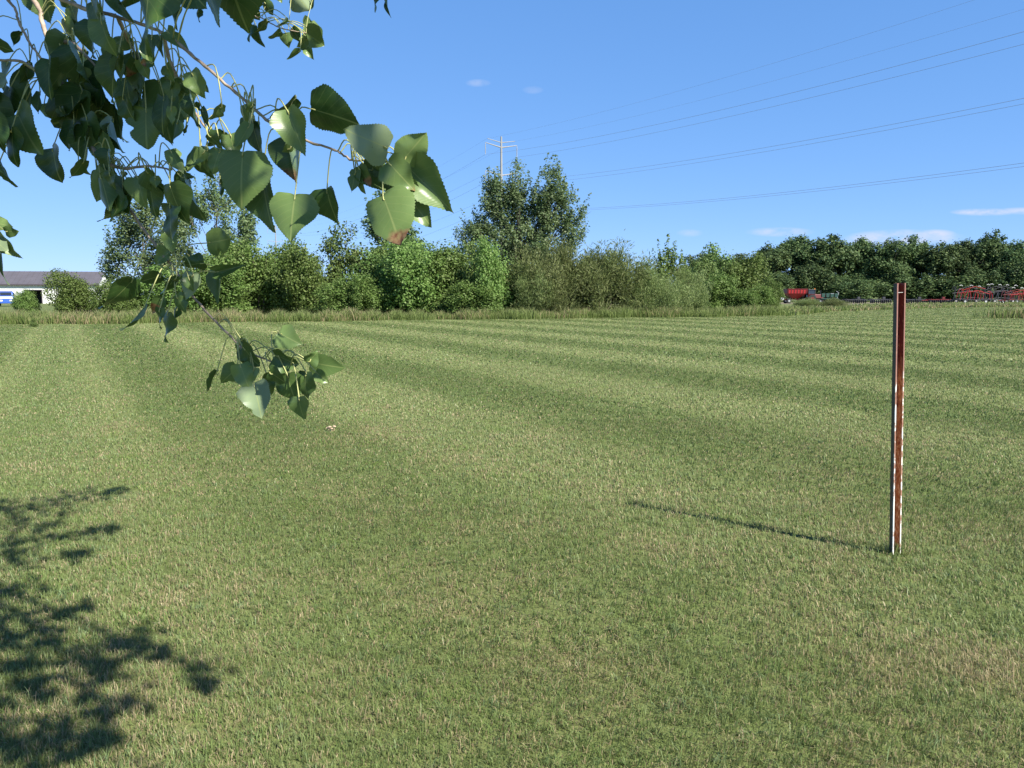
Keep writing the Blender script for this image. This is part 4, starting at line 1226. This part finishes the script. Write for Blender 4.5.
# leaves: base xy, tip xy, width px, tone (+ lit, - shaded side, also painted into the leaf colour), pitch (tip towards camera +), brown, branch
LF = [
 # right end cluster
 (311, 109, 359, 122, 46, -.8, 0, 0, 'main'), (287, 110, 306, 155, 34, .35, .1, 0, 'main'), (296, 98, 270, 120, 22, -.8, 0, 0, 'main'), (300, 141, 296, 181, 34, -.7, .1, .9, 'main'),
 (243, 152, 237, 205, 52, .55, .25, 0, 'main'), (262, 178, 271, 230, 38, .0, .1, 0, 'main'), (295, 195, 289, 238, 46, .6, .2, 0, 'main'), (327, 189, 333, 224, 44, -.8, -.2, 0, 'main'),
 (388, 148, 344, 130, 40, 1.0, .5, 0, 'main'), (403, 160, 425, 134, 34, .7, .3, 0, 'main'), (407, 166, 449, 208, 46, .5, .3, 0, 'main'), (383, 196, 402, 245, 54, .35, .3, .85, 'main'),
 (366, 163, 396, 192, 30, .3, .1, 0, 'main'), (388, 162, 412, 188, 34, .4, .2, .8, 'main'), (400, 186, 431, 226, 32, .4, 0, 0, 'main'), (370, 170, 384, 158, 22, .8, .2, 0, 'main'),
 # fork cluster
 (220, 149, 212, 172, 24, .8, .2, 0, 'fork'), (224, 132, 213, 150, 20, -.6, 0, 0, 'fork'), (230, 134, 236, 156, 22, .5, 0, 0, 'fork'), (250, 124, 238, 148, 17, .5, 0, 0, 'main'), (252, 124, 262, 153, 20, -.4, 0, 0, 'main'),
 (262, 155, 273, 175, 14, -.4, 0, 0, 'main'), (220, 180, 222, 196, 14, -.8, 0, 0, 'fork'),
 (187, 88, 186, 122, 20, .6, .1, 0, 'fork'), (191, 96, 198, 127, 13, -.6, 0, 0, 'fork'), (191, 72, 204, 97, 22, .6, .1, 0, 'fork'), (167, 72, 176, 99, 11, -.8, 0, 0, 'fork'), (196, 78, 208, 92, 14, .2, 0, 0, 'fork'),
 (200, 147, 189, 172, 26, .6, .2, 0, 'fork'), (203, 158, 208, 178, 20, -.4, 0, 0, 'fork'),
 # far small spray
 (253, 25, 247, 40, 12, -.8, 0, 0, 'farspray'), (267, 20, 257, 33, 15, -.8, 0, 0, 'farspray'), (264, 2, 273, 15, 11, -.5, 0, 0, 'farspray'), (286, 17, 281, 26, 5, -.8, 0, 0, 'farspray'), (281, 31, 270, 39, 10, -.7, 0, 0, 'farspray'),
 (258, 30, 264, 47, 11, -.8, 0, 0, 'farspray'), (286, 33, 287, 46, 13, .5, .2, 0, 'farspray'), (305, 32, 323, 45, 25, .2, 0, 0, 'farspray'), (304, 27, 319, 25, 17, .6, .2, 0, 'farspray'), (307, 38, 300, 49, 18, -.3, 0, 0, 'farspray'),
 (313, 30, 322, 38, 20, .5, 0, 0, 'farspray'), (305, 46, 313, 58, 13, .6, .2, 0, 'farspray'), (300, 50, 288, 60, 7, -.6, 0, 0, 'farspray'), (292, 28, 300, 42, 13, -.8, 0, 0, 'farspray'), (250, 5, 258, 20, 14, -.6, 0, 0, 'farspray'),
 (294, -8, 309, 9, 22, .9, .4, 0, 'farspray'), (276, -8, 281, 2, 8, .6, 0, 0, 'farspray'), (314, -6, 310, 8, 8, -.5, 0, 0, 'farspray'),
 (372, -14, 377, 12, 12, -.8, 0, 0, 'topspray'), (388, -10, 385, 14, 4, -.8, 0, 0, 'topspray'),
 # big near leaf at the top
 (222, -48, 240, 32, 76, -.8, -.2, 0, 'main'), (205, -25, 216, 25, 50, -.8, 0, 0, 'main'), (198, 8, 197, 21, 9, -.7, 0, 0, 'main'), (183, -20, 205, 8, 30, -.7, 0, 0, 'main'),
 # upper-left mass
 (42, -16, 50, 23, 36, .1, 0, 0, 'lower'), (22, 32, 12, 45, 15, -.8, 0, 0, 'edge'), (-8, 42, 11, 53, 15, -.7, 0, 0, 'edge'), (64, 18, 68, 38, 15, .0, 0, 0, 'lower'), (72, 22, 82, 40, 11, -.3, 0, 0, 'lower'),
 (92, 2, 103, 42, 26, -.5, 0, 0, 'main'), (101, 20, 109, 53, 24, .3, .1, 0, 'main'), (66, 36, 50, 67, 29, .2, .1, 0, 'lower'), (76, 45, 88, 94, 38, -.9, 0, 0, 'mid1'), (67, 65, 48, 93, 30, -.1, 0, 0, 'mid1'),
 (29, 68, 20, 112, 25, -.2, 0, 0, 'edge'), (18, 113, 31, 149, 45, .45, .25, 0, 'edge'), (12, 128, 12, 165, 27, -.8, 0, 0, 'edge'), (0, 84, -4, 120, 28, -.9, 0, 0, 'mid3'), (-9, 77, 15, 91, 19, .9, .3, 0, 'mid3'),
 (-6, 140, 7, 185, 20, -.7, 0, 0, 'mid3'), (2, 168, 9, 184, 10, .4, 0, 0, 'mid3'), (53, 148, 57, 181, 42, -.95, 0, 0, 'lower'), (82, 90, 66, 152, 54, -.95, 0, 0, 'lower'), (92, 92, 118, 142, 46, -.9, 0, 0, 'mid1'),
 (98, 100, 58, 130, 44, -.9, 0, 0, 'lower'), (103, 128, 104, 168, 38, .15, 0, 0, 'lower'), (118, 54, 106, 99, 28, -.8, 0, 0, 'mid2'), (147, 55, 140, 99, 44, -.8, 0, 0, 'mid2'), (151, -26, 139, 53, 46, -.85, 0, 0, 'main'),
 (172, 6, 178, 30, 14, -.6, 0, 0, 'main'), (173, 2, 176, 14, 9, .9, .3, 0, 'main'), (167, 31, 186, 49, 16, .5, 0, 0, 'main'), (160, 36, 162, 56, 8, .4, 0, 0, 'main'), (152, 35, 150, 60, 18, -.7, 0, 0, 'main'),
 (146, 108, 145, 147, 41, .2, .1, 0, 'mid2'), (158, 80, 172, 143, 44, .3, .1, 0, 'mid2'), (115, -8, 132, 22, 14, -.5, 0, 0, 'main'), (92, -10, 98, 20, 18, -.6, 0, 0, 'main'), (132, -12, 120, 12, 20, -.4, 0, 0, 'main'),
 (44, 104, 52, 119, 13, .8, .2, 0, 'lower'), (60, 108, 65, 118, 9, .5, 0, 0, 'lower'), (68, 70, 62, 112, 34, -.9, 0, 0, 'lower'), (100, 62, 92, 104, 34, -.9, 0, 0, 'mid1'), (58, 92, 72, 122, 34, -.9, 0, 0, 'lower'),
 (123, 96, 132, 122, 22, -.4, 0, 0, 'mid2'), (86, 116, 92, 146, 34, -.9, 0, 0, 'lower'), (112, 118, 120, 152, 26, -.7, 0, 0, 'lower'), (70, 5, 82, 30, 22, -.6, 0, 0, 'lower'), (8, 62, 2, 92, 22, -.7, 0, 0, 'mid3'),
 (140, 60, 148, 78, 14, .5, 0, 0, 'mid2'), (52, -20, 68, 6, 30, -.7, 0, 0, 'lower'), (-14, 95, 4, 140, 26, -.8, 0, 0, 'mid3'), (30, 62, 22, 84, 16, .0, 0, 0, 'edge'), (40, 92, 36, 112, 14, -.5, 0, 0, 'edge'),
 # around the side twig
 (108, 171, 97, 201, 24, .5, .1, 0, 'side'), (130, 193, 106, 226, 36, -.8, 0, 0, 'side'), (138, 178, 143, 206, 22, .5, .1, 0, 'side'), (146, 170, 165, 196, 24, -.8, 0, 0, 'side'), (190, 180, 197, 219, 33, -.5, 0, 0, 'side'),
 (170, 184, 178, 223, 40, -.5, 0, 0, 'side'), (170, 204, 170, 241, 38, -.85, 0, 0, 'side'), (170, 150, 181, 171, 17, .7, .2, 0, 'side'), (122, 172, 122, 184, 9, -.6, 0, 0, 'side'), (158, 180, 150, 210, 26, -.6, 0, 0, 'side'),
 (100, 175, 112, 210, 26, -.2, 0, 0, 'side'), (176, 192, 190, 214, 24, .1, 0, 0, 'side'), (120, 188, 134, 214, 26, -.9, 0, 0, 'side'), (186, 172, 176, 186, 16, -.3, 0, 0, 'side'), (112, 186, 118, 218, 22, -.7, 0, 0, 'side'),
 # lower branch
 (207, 243, 233, 239, 30, .5, .2, 0, 'lower'), (204, 263, 181, 266, 17, -.5, 0, 0, 'lower'), (192, 259, 184, 250, 12, -.3, 0, 0, 'lower'), (216, 272, 241, 266, 14, -.2, .3, 0, 'lower'), (219, 270, 221, 303, 16, -.1, 0, 0, 'lower'),
 (193, 273, 186, 299, 19, .9, .2, 0, 'lower'), (133, 279, 107, 313, 30, -.8, 0, 0, 'lower'), (161, 275, 141, 283, 16, -.6, 0, 0, 'lower'), (168, 232, 173, 252, 16, .6, 0, 0, 'lower'), (146, 304, 125, 333, 7, -.6, 0, 0, 'lower'),
 (163, 297, 152, 314, 15, .2, 0, 1.5, 'lower'), (168, 312, 163, 341, 21, -.3, 0, 0, 'lower'), (178, 307, 173, 320, 9, -.5, 0, 0, 'lower'), (172, 276, 160, 293, 16, -.7, 0, 0, 'lower'), (160, 308, 158, 328, 14, -.3, 0, 0, 'lower'),
 # lowest cluster
 (279, 333, 298, 343, 28, .7, .2, 0, 'lower'), (243, 347, 258, 366, 23, -.6, 0, 0, 'lower'), (240, 348, 246, 368, 14, -.5, 0, 0, 'lower'), (275, 355, 298, 364, 25, -.1, 0, 0, 'lower'), (311, 362, 343, 370, 24, .1, 0, 0, 'lower'),
 (287, 374, 294, 403, 32, .1, 0, 0, 'lower'), (306, 372, 302, 399, 29, .0, 0, 0, 'lower'), (299, 397, 300, 419, 31, -.2, 0, 0, 'lower'), (254, 384, 262, 418, 34, .95, .4, 0, 'lower'), (240, 364, 248, 388, 24, .8, .2, 0, 'lower'),
 (238, 367, 220, 384, 22, .4, 0, 0, 'lower'), (217, 371, 205, 391, 9, -.4, 0, 0, 'lower'), (283, 370, 264, 382, 18, -.6, 0, 0, 'lower'), (316, 372, 328, 382, 14, .5, 0, 0, 'lower'), (308, 362, 318, 352, 16, .1, 0, 0, 'lower'),
] + [(float(a), float(b), float(a + c), float(b + d), float(w), -.9, 0, 0, kk) for a, b, c, d, w, kk in
  [(84, 60, 4, 44, 36, 'lower'), (104, 72, -6, 40, 34, 'mid1'), (126, 78, 6, 40, 34, 'mid2'), (60, 96, 10, 40, 36, 'lower'), (90, 128, -8, 34, 30, 'lower'), (114, 104, 6, 36, 32, 'mid1'),
   (74, 120, -4, 30, 30, 'lower'), (136, 84, 4, 30, 28, 'mid2'), (50, 60, -6, 36, 26, 'edge'), (110, 150, -2, 26, 26, 'side'), (150, 186, 4, 30, 26, 'side'), (122, 196, -8, 26, 24, 'side'), (94, 22, -4, 34, 24, 'main'),
   (164, 96, -6, 36, 28, 'mid2'), (178, 120, -6, 22, 18, 'fork'), (10, 88, -6, 40, 26, 'mid3'), (-10, 112, 8, 40, 26, 'mid3'), (202, 108, 6, 22, 14, 'fork'), (232, 136, 8, 22, 16, 'fork')]] + [
 # left edge spray
 (-8, 222, 11, 226, 16, .6, .2, 0, 'leftspray'), (5, 231, 18, 232, 12, -.4, 0, 0, 'leftspray'), (0, 238, 17, 257, 19, .5, .2, 0, 'leftspray'), (1, 254, 1, 283, 9, -.7, 0, 0, 'leftspray'), (-6, 240, 6, 250, 16, .9, .3, 0, 'leftspray'),
]
CAMP = np.array([0, 0, CH])
paths = {k: smooth_path(v[0], 8) for k, v in BR.items()}
twigs = {k: Geo() for k in BR}; leaves = {k: Geo() for k in BR}; stalks = {k: Geo() for k in BR}
for k, (pp, r0, r1) in BR.items():
    P = paths[k]
    P = P + gl.normal(0, .0004, P.shape)
    d = np.concatenate([[0], np.cumsum(np.linalg.norm(np.diff(P, axis=0), axis=1))]); d /= d[-1]
    if k in ('main', 'lower', 'edge', 'farspray', 'leftspray', 'topspray'):
        r = np.interp(d, [0, .45, .62, 1], [r0, r0 * .35, .0045, r1])
    else: r = np.interp(d, [0, 1], [r0, r1])
    r = r * (1 + .18 * (gl.random(len(r)) < .2))
    v, f = tube_arr(loc(P), r, 8); twigs[k].add(v, f)


def depth_near(k, x, y):
    """closest vertex of a branch in the view direction of (x,y)"""
    P = paths[k]; best = None
    rel = P - CAMP
    fw = rel[:, 1] * cP - rel[:, 2] * sP; up = rel[:, 1] * sP + rel[:, 2] * cP
    ok = fw > .3
    sx_ = 512 + F * rel[:, 0] / np.where(ok, fw, 1); sy_ = 384 - F * up / np.where(ok, fw, 1)
    d = np.hypot(sx_ - x, (sy_ - y) * .8 + 6); d[~ok] = 1e9
    i = int(np.argmin(d)); return P[i], d[i]


for _i in range(70):      # small leaves and leaf clusters close along the twigs
    k = ['main', 'fork', 'side', 'lower', 'side', 'fork', 'mid1', 'mid2', 'main', 'lower'][_i % 10]
    P = paths[k]; q = P[gl.integers(int(len(P) * (.55 if k in ('main', 'lower') else .1)), len(P))]
    rel = q - CAMP; fw = rel[1] * cP - rel[2] * sP
    bx = 512 + F * rel[0] / fw + gl.uniform(-14, 14); by = 384 - F * (rel[1] * sP + rel[2] * cP) / fw + gl.uniform(4, 20)
    if k == 'lower' and 300 < by < 335: continue
    Ls = gl.uniform(9, 24); an = gl.normal(0, .6)
    LF.append((bx, by, bx + math.sin(an) * Ls, by + math.cos(an) * Ls, Ls * gl.uniform(.55, .95), gl.uniform(-.8, .8), 0, 1.2 if gl.random() < .06 else 0, k))
for (bx, by, tx, ty, wp, tone, pit, brown, k) in LF:
    A, dpx = depth_near(k, bx, by)
    Yb = A[1] + gl.uniform(-.05, .04)
    if k == 'farspray': Yb = A[1] + gl.uniform(-.08, .08)
    if (bx, by) in ((222, -48), (205, -25), (151, -26)): Yb = .82
    if (bx, by) == (151, -26): Yb = .95
    B = at(bx, by, Yb); Lpx = math.hypot(tx - bx, ty - by)
    pit_ = pit + gl.uniform(-.15, .15)
    T_ = at(tx, ty, Yb - pit_ * Lpx / F * Yb)
    ax_ = T_ - B; L = np.linalg.norm(ax_)
    c = CAMP - B; c /= np.linalg.norm(c); a = ax_ / L
    n0 = c - (c @ a) * a; n0 /= np.linalg.norm(n0); s0 = np.cross(a, n0)
    # choose the roll whose facing matches the tone
    best = None
    for ro in np.radians([-62, -50, -38, -25, -12, 0, 12, 25, 38, 50, 62]):
        n = math.cos(ro) * n0 + math.sin(ro) * s0
        sc_ = abs((n @ SUN) - (.25 + .45 * tone)) + .15 * abs(ro)
        if best is None or sc_ < best[0]: best = (sc_, ro, n)
    _, ro, n = best
    if tone >= .85: n = -n  # brightest leaves turned over, pale underside stands in for glare
    W = wp / F * Yb / max(.88, math.cos(ro)) * .92
    W = min(W, L * 1.35) if wp > 10 else W
    put_leaf(leaves[k], loc(B), ax_, n, L * 1.04, W, True, brown, rnd=float(np.clip(.45 + .5 * tone + gl.uniform(-.2, .2), 0, 1)), fold=gl.choice([.02, .12, .3, .5], p=[.3, .4, .2, .1]) * gl.uniform(.7, 1.3) if wp > 10 else .1)  # rnd follows tone: lit leaves coloured lighter, shaded ones darker
    PPk = paths[k]; iA = int(np.argmin(np.linalg.norm(PPk - A, axis=1))); want = gl.uniform(.03, .05) * Yb
    for j_ in range(iA, max(0, iA - 40), -1):
        A = PPk[j_]
        if np.linalg.norm(A - B) > want: break
    if np.linalg.norm(A - B) < .12:
        petiole(stalks[k], loc(A), loc(B), ax_, .0009 if k != 'farspray' else .0013, arch=.016)
    else:
        # longer stalk that rises towards the twig then out of the leaf cluster
        Am = A + (B - A) * .25
        v, f = tube_arr(smooth_path([loc(A), loc(Am + (0, 0, .015)), loc(B - a * .01), loc(B)], 4), .0010, 5); stalks[k].add(v, f)

for k in BR:
    o = link('branch', twigs[k].mesh('branch', m_twig, True), tree)
    if leaves[k].n:
        G_ = leaves[k]; nq = sum(len(q) for q in G_.Q)
        for v_, q_ in zip(stalks[k].V, stalks[k].Q): G_.add(v_, q_ - q_.min(), None, rnd=0., brown=0.)
        me_ = G_.mesh('foliage', [m_leaf, m_pet], True)
        tq = len(me_.polygons); mi_ = np.zeros(tq, np.int32); mi_[nq:] = 1
        me_.polygons.foreach_set('material_index', mi_)
        link('foliage', me_, o)

# crown clusters above and beside the camera: their shadows fall on the lawn at the left
SHP = [(10, 512, .30, 3.9), (45, 502, .30, 3.9), (88, 495, .22, 3.9), (115, 490, .10, 3.9), (25, 528, .25, 3.9), (65, 535, .15, 3.8), (100, 530, .12, 3.8), (20, 560, .16, 3.7), (75, 553, .10, 3.7), (15, 545, .2, 3.7),
       (5, 590, .10, 3.6), (60, 612, .12, 3.5), (8, 620, .18, 3.5), (10, 640, .16, 3.5), (120, 634, .14, 3.5), (160, 655, .07, 3.5), (200, 668, .08, 3.4), (196, 680, .06, 3.4), (25, 655, .24, 3.4), (60, 670, .22, 3.4), (105, 660, .20, 3.4), (85, 672, .14, 3.4),
       (130, 648, .06, 3.4), (88, 698, .06, 3.3), (116, 706, .08, 3.3), (20, 690, .08, 3.3), (15, 745, .16, 3.2), (50, 748, .12, 3.2), (85, 742, .13, 3.2), (60, 730, .08, 3.2), (5, 765, .2, 3.2), (-30, 520, .4, 3.9), (-60, 660, .5, 3.5), (-40, 600, .3, 3.6), (-50, 740, .4, 3.3)]
cl_pts = []
for (px, py, rad, z) in SHP:
    gp_ = gnd(px, py); cl_pts.append((gp_ + SUN / SUN[2] * z, rad))
# shade over the upper-left leaves
for (px, py, Y_, t_) in [(40, 40, 1.3, .55), (80, 80, 1.3, .6), (100, 110, 1.25, .7), (60, 130, 1.3, .6), (150, 30, 1.15, .55), (10, 100, 1.25, .6), (120, 60, 1.2, .65), (220, -20, .85, .7), (115, 190, 1.25, .75)]:
    cl_pts.append((at(px, py, Y_) + SUN * t_ * 1.25, .10))
# general crown, only where it does not darken the visible lawn or enter the view
k_ = 0
while k_ < 90:
    p = np.array([gl.uniform(-5.5, .3), gl.uniform(-2.4, 3.2), gl.uniform(2.4, 8.2)])
    if np.hypot(p[0] + 3, (p[1] - .2)) > 2.9 * math.sqrt(max(.05, 1 - ((p[2] - 5) / 3.6) ** 2)): continue
    if p[0] + .66 * p[1] > .363 * p[2] - 1.2: continue
    rel = p - CAMP; fw = rel[1] * cP - rel[2] * sP
    if fw > .1:
        sx_ = 512 + F * rel[0] / fw; sy_ = 384 - F * (rel[1] * sP + rel[2] * cP) / fw
        if sx_ > -300 and sy_ > -260: continue
    cl_pts.append((p, gl.uniform(.3, .55))); k_ += 1
tw = [Geo() for _ in range(6)]; lv_ = [Geo() for _ in range(6)]
limbs = []
starts = [(-.02, 0, 2.6), (0, 0, 3.1), (.05, 0, 3.7), (.06, .05, 4.4), (.1, .1, 5.4), (.15, .1, 6.5)]
targets = [(1.9, .9, 3.5), (3.0, -.3, 3.6), (3.2, 1.2, 4.0), (-1.6, -1.2, 4.6), (1.2, -1.6, 5.8), (-1, 1.6, 7.0)]
for i in range(6):
    s = np.array(starts[i], float); e = np.array(targets[i], float)
    p = smooth_path([s, s + (e - s) * .35 + (0, 0, .25), s + (e - s) * .7 + (0, 0, .2), e], 6)
    r = np.linspace(.06, .014, len(p)); v, f = tube_arr(p, r, 8); tw[i].add(v, f); limbs.append(p)
for (c, rad) in cl_pts:
    c = loc(c)
    bi, bp_, bd = 0, None, 1e9
    for i, p in enumerate(limbs):
        d = np.linalg.norm(p - c, axis=1); j = int(np.argmin(d))
        if d[j] < bd: bi, bp_, bd = i, p[j], d[j]
    pth = smooth_path([bp_, (bp_ + c) / 2 + gl.normal(0, .05, 3), c, c + gl.normal(0, rad * .5, 3)], 4)
    v, f = tube_arr(pth, np.linspace(.009, .002, len(pth)), 5); tw[bi].add(v, f)
    nl = (int(9 + 215 * rad ** 1.25) if rad < .26 or c[2] < 4.2 and rad <= .3 else int(60 * (rad / .3) ** 1.6))
    for _ in range(nl):
        q = c + gl.normal(0, rad * .55, 3) * (1, 1, .55)
        ax_ = np.array([gl.normal(0, .4), gl.normal(0, .4), -1]); nn = gl.normal(0, 1, 3) + SUN * .5
        put_leaf(lv_[bi], q, ax_, nn, gl.uniform(.055, .08), gl.uniform(.05, .072), False, 0.)
        if gl.random() < .3:
            v, f = tube_arr([c + (q - c) * .2, q], .0011, 3); tw[bi].add(v, f)
for i in range(6):
    o = link('branch', tw[i].mesh('branch', m_bark, True), tree)
    if lv_[i].n: link('foliage', lv_[i].mesh('foliage', m_leaf, True), o)

SC.cycles.max_bounces = 6
SC.cycles.diffuse_bounces = 3
SC.cycles.transmission_bounces = 4
SC.cycles.transparent_max_bounces = 4
SC.render.film_transparent = False
